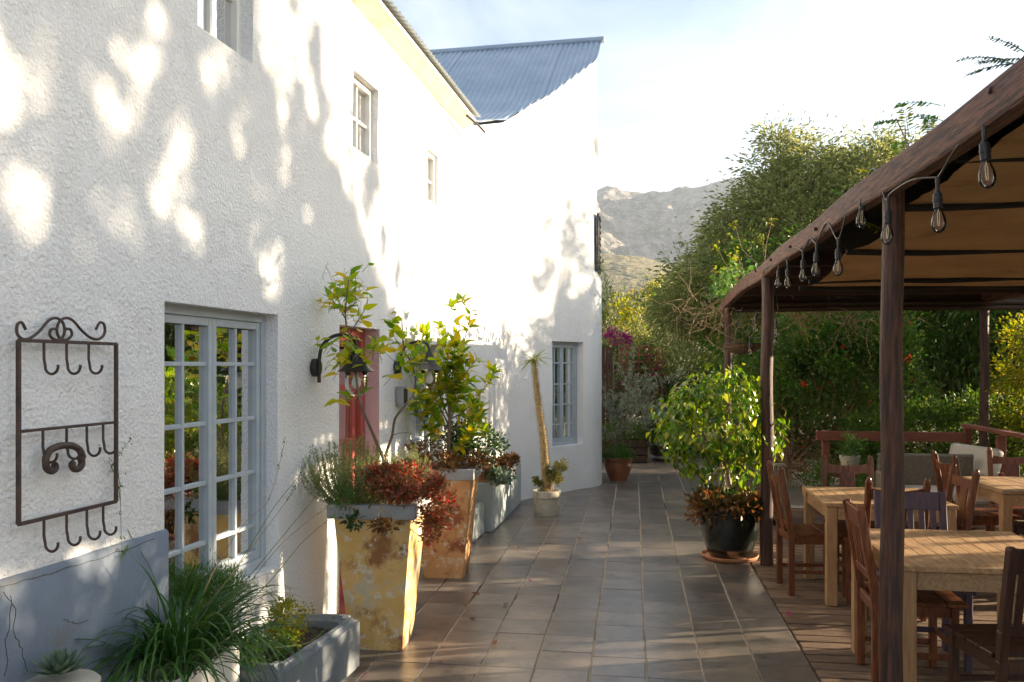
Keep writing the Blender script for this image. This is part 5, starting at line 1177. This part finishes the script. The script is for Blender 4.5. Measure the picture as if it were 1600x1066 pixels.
bush('bougainvillea', 'magenta bougainvillea climbing over the brown trellis', 'climber', [A3(1010, 575, 16.3, .35, .25, .4), A3(1035, 605, 16.2, .3, .25, .35), A3(985, 600, 16.4, .35, .25, .35)], 90, 3800, .06, .03, M['hedge_leaf'], .10, .1, loc=(.3, 16.0, -.05), trunk=(.02, 'twig', 20), flowers=(M['pink_petal'], 70, .05))
bush('bougainvillea', 'round magenta bougainvillea head on a bare stem by the wing', 'climber', [A3(966, 526, 16.6, .19, .15, .10), A3(955, 520, 16.6, .12, .1, .07), A3(978, 532, 16.6, .1, .1, .07)], 26, 620, .045, .03, M['pink_petal'], .05, .2, loc=tuple(at(952, 620, 16.6))[:2]+(0,), trunk=(.045, 'pale_bark', 8))
# trellis, gate, barrel, wooden trough
tl = thing('trellis', 'square brown wooden trellis panel in the far bed', 'trellis', tuple(at(1003, 600, 16.1))[:2]+(0,))
tx0, tx1 = at(970, 600, 16.1).x, at(1035, 600, 16.1).x; ty = at(1000, 600, 16.1).y
for k in range(8): MB().bx(tx0+(tx1-tx0)*k/7-.012, tx0+(tx1-tx0)*k/7+.012, ty-.01, ty+.01, .0 if k in (0, 7) else .9, 2.0).part('upright_lath', M['fence_red'], tl)
for k in range(9): MB().bx(tx0-.02, tx1+.02, ty-.022, ty-.011, .95+.13*k-.012, .95+.13*k+.012).part('cross_lath', M['fence_red'], tl)
gt = thing('slat_screen', 'dark upright slat screen beside the corner of the wing', 'screen', (-.75, 15.4, 0))
for k in range(9): MB().bx(-.98+.07*k, -.925+.07*k, 15.38, 15.41, -.04, 2.0+.02*math.sin(k*3)).part('slat', M['beam_dark'], gt)
for z in (.4, 1.6): MB().bx(-1.0, -.36, 15.41, 15.45, z, z+.07).part('rail', M['beam_dark'], gt)
ba = thing('half_barrel', 'dark half-barrel planter with steel bands at the end of the terrace', 'planter', (.62, 15.3, 0))
for k in range(20):
    a0, a1 = 2*math.pi*k/20+.012, 2*math.pi*(k+1)/20-.012; vv = []
    for z, r_ in ((0, .29), (.2, .345), (.40, .35)):
        for a in (a0, a1):
            for rr_ in (r_, r_-.025): vv.append((rr_*math.cos(a), rr_*math.sin(a), z))
    MB().add(vv, [(4*i+a, 4*i+b, 4*i+4+b, 4*i+4+a) for i in range(2) for a, b in ((0, 2), (2, 3), (3, 1), (1, 0))]+[(0, 1, 3, 2), (8, 10, 11, 9)]).part('stave', M['barrel_wood'], ba, local=True)
for z, r_ in ((.08, .318), (.30, .352)): MB().lathe([(r_, z-.02), (r_+.004, z-.02), (r_+.004, z+.02), (r_, z+.02)], seg=32).part('band', M['steel_band'], ba, local=True, smooth=40)
MB().lathe([(.32, .34), (.30, .36), (.01, .37)], seg=24).part('soil', M['soil'], ba, local=True)
bush('barrel_plant', 'dark leafy plant growing out of the half-barrel', 'plant', [(.62, 15.3, .60, .42, .38, .35)], 60, 3200, .07, .035, M['dark_leaf'], .09, .3, loc=(.62, 15.3, .36), trunk=(.015, 'bark', 12))
wt = thing('wooden_trough', 'low dark wooden trough behind the brown pot', 'planter', (-.3, 15.0, 0))
for z in (.07, .2, .33): MB().bx(-.78, .20, 14.82, 14.85, z-.055, z+.055).part('plank', M['beam_dark'], wt, .004); MB().bx(-.78, .20, 15.15, 15.18, z-.055, z+.055).part('plank', M['beam_dark'], wt, .004)
for x in (-.8, .20): MB().bx(x, x+.03, 14.83, 15.17, .01, .385).part('plank', M['beam_dark'], wt, .004)
MB().bx(-.77, .2, 14.85, 15.15, .26, .3).part('soil', M['soil'], wt)
bush('trough_plant', 'mixed green plants in the wooden trough', 'plant', [(-.45, 15.0, .42, .3, .15, .2), (0, 15, .42, .3, .15, .18)], 40, 1800, .06, .025, M['hedge_leaf'], .07, .3, loc=(-.3, 15, .29))
# small pots by the fence
for lab, loc, m_, s_ in (('pale round pot on a clay stand by the far rail', (2.42, 10.2, 0), 'old_concrete', .8), ('orange clay pot by the far rail', (2.45, 9.85, 0), 'clay', .85), ('wide clay bowl on the ground left of the far rail', (2.05, 10.15, 0), 'clay', 1.1)):
    o = thing('plant_pot', lab, 'plant pot', loc, 0, 'small pots by the rail'); MB().lathe([(.09*s_, 0), (.13*s_, .16*s_), (.145*s_, .2*s_), (.14*s_, .24*s_), (.12*s_, .24*s_), (.11*s_, .19*s_)], (0, 0, 0 if m_ != 'old_concrete' else .45), 26).part('pot', M[m_], o, smooth=50, local=True)
    if m_ == 'old_concrete': MB().lathe([(.15, 0), (.12, .03), (.06, .06), (.05, .4), (.16, .445), (.16, .45)], seg=20).part('stand', M['clay'], o, smooth=50, local=True)
    bush('potted_plant', lab.replace('pot', 'plant').replace('bowl', 'plant')+', spiky and green', 'plant', [(loc[0], loc[1], .38 if m_ != 'old_concrete' else .75, .12, .12, .13)], 14, 260, .07, .02, M['fern_leaf'], .04, .5, loc=(loc[0], loc[1], .2 if m_ != 'old_concrete' else .62))
# vines on the pergola
vd = thing('dry_vine', 'tangle of dry brown vine twigs hanging from the far pergola corner', 'vine', (1.5, 10.5, 2.3)); r = random.Random(40); mb = MB()
for k in range(150):
    p = Vector((r.uniform(.55, 3.0), 10.55+r.uniform(-.15, .3), 2.32+r.gauss(0, .13))); ps = [p]; d_ = Vector((r.gauss(0, 1), r.gauss(0, .4), r.gauss(-.15, .45))).normalized()
    for i in range(6): d_ = (d_+rv(r, .38)+Vector((0, 0, -.05))).normalized(); ps.append(ps[-1]+d_*r.uniform(.06, .13))
    mb.tube(ps, [.005*(1-.12*i) for i in range(7)], 5)
tag(mb.part('twigs', M['twig'], vd), kind='stuff')
vg_ = thing('green_vine', 'bright green vine leaves creeping over the far end of the edge beam', 'vine', (1.05, 9.4, 2.5)); P = []; D = []
for k in range(230):
    t = r.random(); p = Vector((1.02+r.gauss(0, .07), 8.3+2.5*t, 2.53-.06*t*t+abs(r.gauss(0, .05)))); P.append(tuple(p-Vector(vg_.location))); D.append(tuple(rv(r)+Vector((-.3, 0, .2))))
link('leaves', leaf_cloud('leaves', np.array(P), np.array(D), .07, .055, M['fern_leaf'], rs2, .2), vg_)
ys = thing('yellow_flower_stems', 'dry yellow flower stems sticking up above the far edge beam', 'plant', (1.05, 9.0, 2.5)); mb = MB(); P = []; D = []
for k in range(15):
    p = Vector((1.05+r.gauss(0, .06), r.uniform(7.4, 10.2), 2.5)); e = p+Vector((r.gauss(0, .1), r.gauss(.0, .16), r.uniform(.12, .42))); mb.tube([p, p.lerp(e, .5)+rv(r, .03), e], [.004, .003, .002], 5)
    for j in range(9): P.append(tuple(e+rv(r, .022)-Vector(ys.location))); D.append(tuple(rv(r)+Vector((0, 0, .4))))
tag(mb.part('stems', M['twig'], ys), kind='stuff'); link('flowers', leaf_cloud('flowers', np.array(P), np.array(D), .04, .022, M['lime_leaf'], rs2), ys)['kind'] = 'stuff'
def pinnate(parent, base, d_, n, ln, lw, m_, r):
    d_ = Vector(d_).normalized(); side = d_.cross(Vector((0, 0, 1))).normalized(); ps = [Vector(base)+d_*(ln*i/n)+Vector((0, 0, -.25*ln*(i/n)**2)) for i in range(n+1)]
    fr = MB().tube(ps, [.0028*(1-.7*i/n) for i in range(n+1)], 5).part('frond', M['green_stem'], parent); P = []; D = []
    for i in range(2, n+1):
        for s in (-1, 1): P.append(tuple(ps[i]-worldloc(parent))); D.append(tuple(side*s+d_*.55+Vector((0, 0, -.25))))
    link('leaflets', leaf_cloud('leaflets', np.array(P), np.array(D), lw, lw*.38, m_, rs2, .15, .1), fr)
tv = thing('trumpet_vine', 'trumpet vine with pinnate leaves and a few yellow ones above the beam', 'vine', at(1440, 230, 5.2))
r = random.Random(9)
for x, y in ((1475, 190), (1460, 215), (1440, 235), (1420, 215), (1405, 245), (1385, 275), (1430, 260), (1450, 180), (1415, 190), (1470, 165), (1370, 300), (1350, 330), (1395, 300), (1340, 345)): pinnate(tv, at(x, y, 5.3+r.gauss(0, .2)), (r.uniform(-1, .6), r.gauss(0, .5), r.uniform(-.2, .6)), 9, r.uniform(.16, .26), .055, M['fern_leaf'] if r.random() < .65 else M['lime_leaf'], r)
out = []; 
for k in range(6): out.append((smooth_pts([at(1480-k*20, 330-k*5, 5.2)+Vector((.25, .1, -.1)), at(1440-k*12, 260, 5.3), at(1400+k*14, 185+k*14, 5.3)], 4), [.004]*9))
stems_part(tv, out, M['twig'], 5)
ff = thing('fern_frond', 'dark feathery frond sprigs against the sky above the near beam', 'plant', at(1580, 95, 3.2))
for x, y, dx, dz in ((1600, 105, -1, .5), (1590, 100, -1, .1), (1606, 85, -1, .9), (1575, 95, -.9, .35), (1612, 95, -1, .3)): pinnate(ff, at(x, y, 3.2), (dx, .1, dz), 12, .17, .028, M['dark_leaf'], r)
stems_part(ff, [([at(1640, 160, 3.25), at(1612, 115, 3.2), at(1590, 95, 3.2)], [.004, .003, .002])], M['green_stem'], 5)

# ------------------------------------------------------------------ unseen trees and added hedge: leaf gaps cut to dapple wall and floor
ELL = [(-2.65, 2.47, .15, .15), (-2.7, 2.25, .13, .10), (-2.49, 2.77, .08, .06), (-2.34, 2.74, .13, .07), (-2.08, 2.84, .15, .13), (-2.18, 2.59, .09, .08), (-1.82, 3.13, .21, .11), (-1.82, 2.93, .09, .07), (-1.48, 3.05, .09, .08), (-1.71, 2.62, .12, .11), (-1.19, 2.86, .06, .09), (-2.3, 2.25, .08, .07), (-2.45, 2.12, .14, .035), (-2.1, 2.21, .07, .08), (-1.81, 2.38, .06, .08), (-1.61, 2.4, .15, .12), (-1.42, 2.26, .04, .04), (-.77, 2.7, .08, .07), (-1.11, 2.61, .07, .04), (-.83, 2.56, .14, .04), (-.85, 2.17, .1, .12), (-.73, 2.98, .11, .14), (-1.32, 3.25, .06, .09), (-2.95, 2.9, .15, .2)]
BS = [-1.12, -1.086, -.93, -.70, -.48, -.27, .18, .427, .71, .95, 1.4, 2.54, 4.6, 6.0]; BZ_ = [9, 3.25, 3.07, 3.06, 3.10, 2.93, 2.757, 2.58, 2.3, 1.95, 1.8, 1.8, 1.4, 1.2]
TE = math.tan(SUN_EL)/math.cos(SUN_AZ); TA = math.tan(SUN_AZ)
def wall_hit(P):
    t = ((P[:, 0]-P0.x)*WN.x+(P[:, 1]-P0.y)*WN.y)/(WN.x+WN.y*TA)
    X, Y, Z = P[:, 0]-t, P[:, 1]-TA*t, P[:, 2]-TE*t
    return (X-P0.x)*WD.x+(Y-P0.y)*WD.y, Z
KN = [(rs2.uniform(-1, 1)*2*math.pi/wl*1.5, rs2.uniform(-1, 1)*2*math.pi/wl*.8, rs2.uniform(0, 6.28), a_) for wl, a_ in ((.9, .8), (.7, .8), (.5, .9), (.42, .9), (.34, .9), (.28, .9), (.24, .8), (.2, .8), (.17, .7), (.15, .7), (.13, .6))]
def leafnoise(s, z): return sum(a_*np.sin(k1*s+k2*z+p_) for k1, k2, p_, a_ in KN)/2.0
def wall_lit(s, z, rng):
    j = rng.normal(0, .012, (2, len(s))); s = s+j[0]; z = z+j[1]; nz_ = leafnoise(s, z)
    lit = z+.13*nz_ > np.interp(s, BS, BZ_)+.04
    lit &= ~((nz_ < -1.15) & (z < np.interp(s, BS, BZ_)+.75))
    for a, b, ra, rb in ELL: lit |= ((s-a)/(ra+.04))**2+((z-b)/(rb*1.15+.04))**2 - .75*nz_ < .8
    lit |= (nz_ > 1.55) & (z > 2.05)
    far = (s > 5.3) & (z < 4.2)
    return np.where(far, nz_ > -.3+(s-5.6)*.7, lit) & (rng.random(len(s)) > .10)
def ell_pts(rng, e, n): d = unit(rng.normal(0, 1, (n, 3)))*rng.random((n, 1))**(1/2.6); return np.array(e[:3])+d*np.array(e[3:])
STRIPES = [(7.27, .07, -.1, 9), (6.59, .02, -.4, .6), (6.37, .03, -.45, .2), (6.12, .035, -.45, .35), (5.83, .02, -.4, .5), (5.20, .03, -.45, 9), (5.03, .045, -.45, .3), (4.62, .03, .5, 9), (4.75, .02, .9, 9), (5.22, .06, -1.4, -.6), (4.95, .04, -1.4, -.7), (7.4, .10, -1.4, -.55), (7.75, .06, -1.4, -1.0), (5.6, .03, 1.0, 9), (6.0, .03, 1.1, 9), (8.3, .05, 1, 9)]
def low_lit(P):
    Xg = P[:, 0]-P[:, 2]/TE; Yg = P[:, 1]-TA*(P[:, 0]-Xg); w = -math.sin(SUN_AZ)*Xg+math.cos(SUN_AZ)*Yg; lit = np.zeros(len(P), bool)
    g_ = Xg > -1.4
    for c, h, a, b in STRIPES: lit |= g_ & (abs(w-c) < h+.085) & (Xg > a) & (Xg < b)
    lit |= g_ & (w > 4.4) & (w < 7.75) & (Xg > -.5) & (Xg < 3.6) & (np.sin(w*17)+np.sin(w*39+1) > -.35)
    t = P[:, 0]+1.38; Yp, Zp = P[:, 1]-TA*t, P[:, 2]-TE*t
    v = (Zp > 0) & (Zp < 1.0)
    lit |= v & (Yp > 4.74) & (Yp < 5.28) & (np.sin(Zp*8+Yp*9) > -.9)
    lit |= v & (Yp > 6.52) & (Yp < 7.0) & (np.sin(Zp*9+Yp*14) > -.6)
    lit |= v & (Yp > 3.7) & (Yp < 4.6) & (np.sin(Yp*26+Zp*6) > .35) & (Zp < .5)
    lit |= v & (Yp > 7.0) & (Yp < 10.2) & (np.sin(Yp*8)+np.sin(Zp*13+Yp*3) > .5)
    lit |= (Zp > .75) & (Zp < 1.6) & (Yp > 4.3) & (np.sin(Yp*5.5+Zp*4) > -.55)
    s, z = wall_hit(P)
    lit |= (z > 0) & (z < 1.32) & (((s > -.80) & (s < .02) & (z > .86)) | ((s > -.76) & (s < -.62) & (z < .9)) | ((s > -.16) & (s < .0)))
    t = P[:, 0]-.8; Yf, Zf = P[:, 1]-TA*t, P[:, 2]-TE*t
    lit |= (Yf > 7.0) & (Yf < 8.2) & (Zf > .5) & (Zf < 1.75) & (np.sin(Yf*9+Zf*5)+np.sin(Zf*11-Yf*4) > -.75)
    Xt = P[:, 0]-(P[:, 2]-.71)/TE; Yt = P[:, 1]-TA*(P[:, 0]-Xt)
    tb_ = (Xt > 1.2) & (Xt < 3.7); w2 = -math.sin(SUN_AZ)*Xt+math.cos(SUN_AZ)*Yt
    lit |= tb_ & (np.sin(w2*10)+.7*np.sin(w2*23+1) > .1) & (P[:, 2] > .9)
    return lit
rs3 = np.random.default_rng(3)
def unseen_shade_tree(label, base, ells, n, leaf, lit):
    P = np.concatenate([ell_pts(rs3, e, int(n*np.prod(e[3:])/sum(np.prod(q[3:]) for q in ells))) for e in ells]); s, z = wall_hit(P)
    P = P[~lit(s, z, rs3)]; o = thing('unseen_shade_tree', label, 'tree', base, 0, 'unseen trees shaped to dapple the wall')  # crown leaves dropped wherever the wall should be sunlit
    link('crown', leaf_cloud('crown', P-np.array(base), unit(rs3.normal(0, 1, P.shape)), leaf, leaf*.6, M['hedge_leaf'], rs3), o)
    mb = MB(); b = Vector(base); c = Vector(ells[0][:3]); mb.tube(smooth_pts([b, b.lerp(c, .4)+rv(rnd, .1), c], 3), [.2-.02*i for i in range(7)], 10)
    for q in P[::max(1, len(P)//26)]: q = Vector(q); k = b.lerp(c, .5); mb.tube([k, k.lerp(q, .5)+Vector((0, 0, .2)), q], [.06, .035, .01], 5)
    mb.part('trunk', M['bark'], o, smooth=60)
def along(s, z, t): p = wallp(s, z); return (p.x+t, p.y+TA*t, p.z+TE*t)
unseen_shade_tree('broad unseen tree right of the near deck, crown shaped to dapple the wall', (11.0, 7.2, -.05), [(*along(-2.4, 3.2, 12.5), 1.6, 3.2, 1.75), (*along(-.3, 2.7, 12.0), 1.5, 2.4, 1.3), (*along(-4.8, 3.2, 13), 1.5, 2.0, 1.7)], 115000, .092, wall_lit)
unseen_shade_tree('slender unseen tree right of the far deck, crown shaped to dapple the wing', (10.3, 14.6, -.05), [(*along(5.9, 2.4, 11.2), 1.0, 1.5, 1.5), (*along(4.4, 1.6, 11), .9, 1.3, .9)], 14000, .09, wall_lit)
P = np.stack([rs3.uniform(5.3, 6.2, 80000), rs3.uniform(2.2, 11.2, 80000), rs3.random(80000)*3.0], 1); P = P[~low_lit(P)]  # added light blocker: leaves dropped where low sun should reach floor, pots, tables
P = P[P[:, 2] < 2.75+.18*np.sin(P[:, 1]*2.1)+.1*np.sin(P[:, 1]*5)]
hg = thing('unseen_shade_hedge', 'tall unseen hedge right of the deck, added with gaps that shape the low sun', 'hedge', (5.8, 6.7, -.05))
link('foliage', leaf_cloud('foliage', P-np.array(hg.location), unit(rs3.normal(0, 1, P.shape)), .075, .05, M['hedge_leaf'], rs3), hg)
mb = MB()
for k in range(24):
    y = 2.4+.37*k
    if True:
        q = Vector((5.8+rnd.uniform(-.3, .3), y, -.05)); 
        mb.tube([q, q+Vector((rnd.gauss(0, .1), rnd.gauss(0, .1), .5))], [.02, .014], 6)
tag(mb.part('stems', M['bark'], hg), kind='stuff')
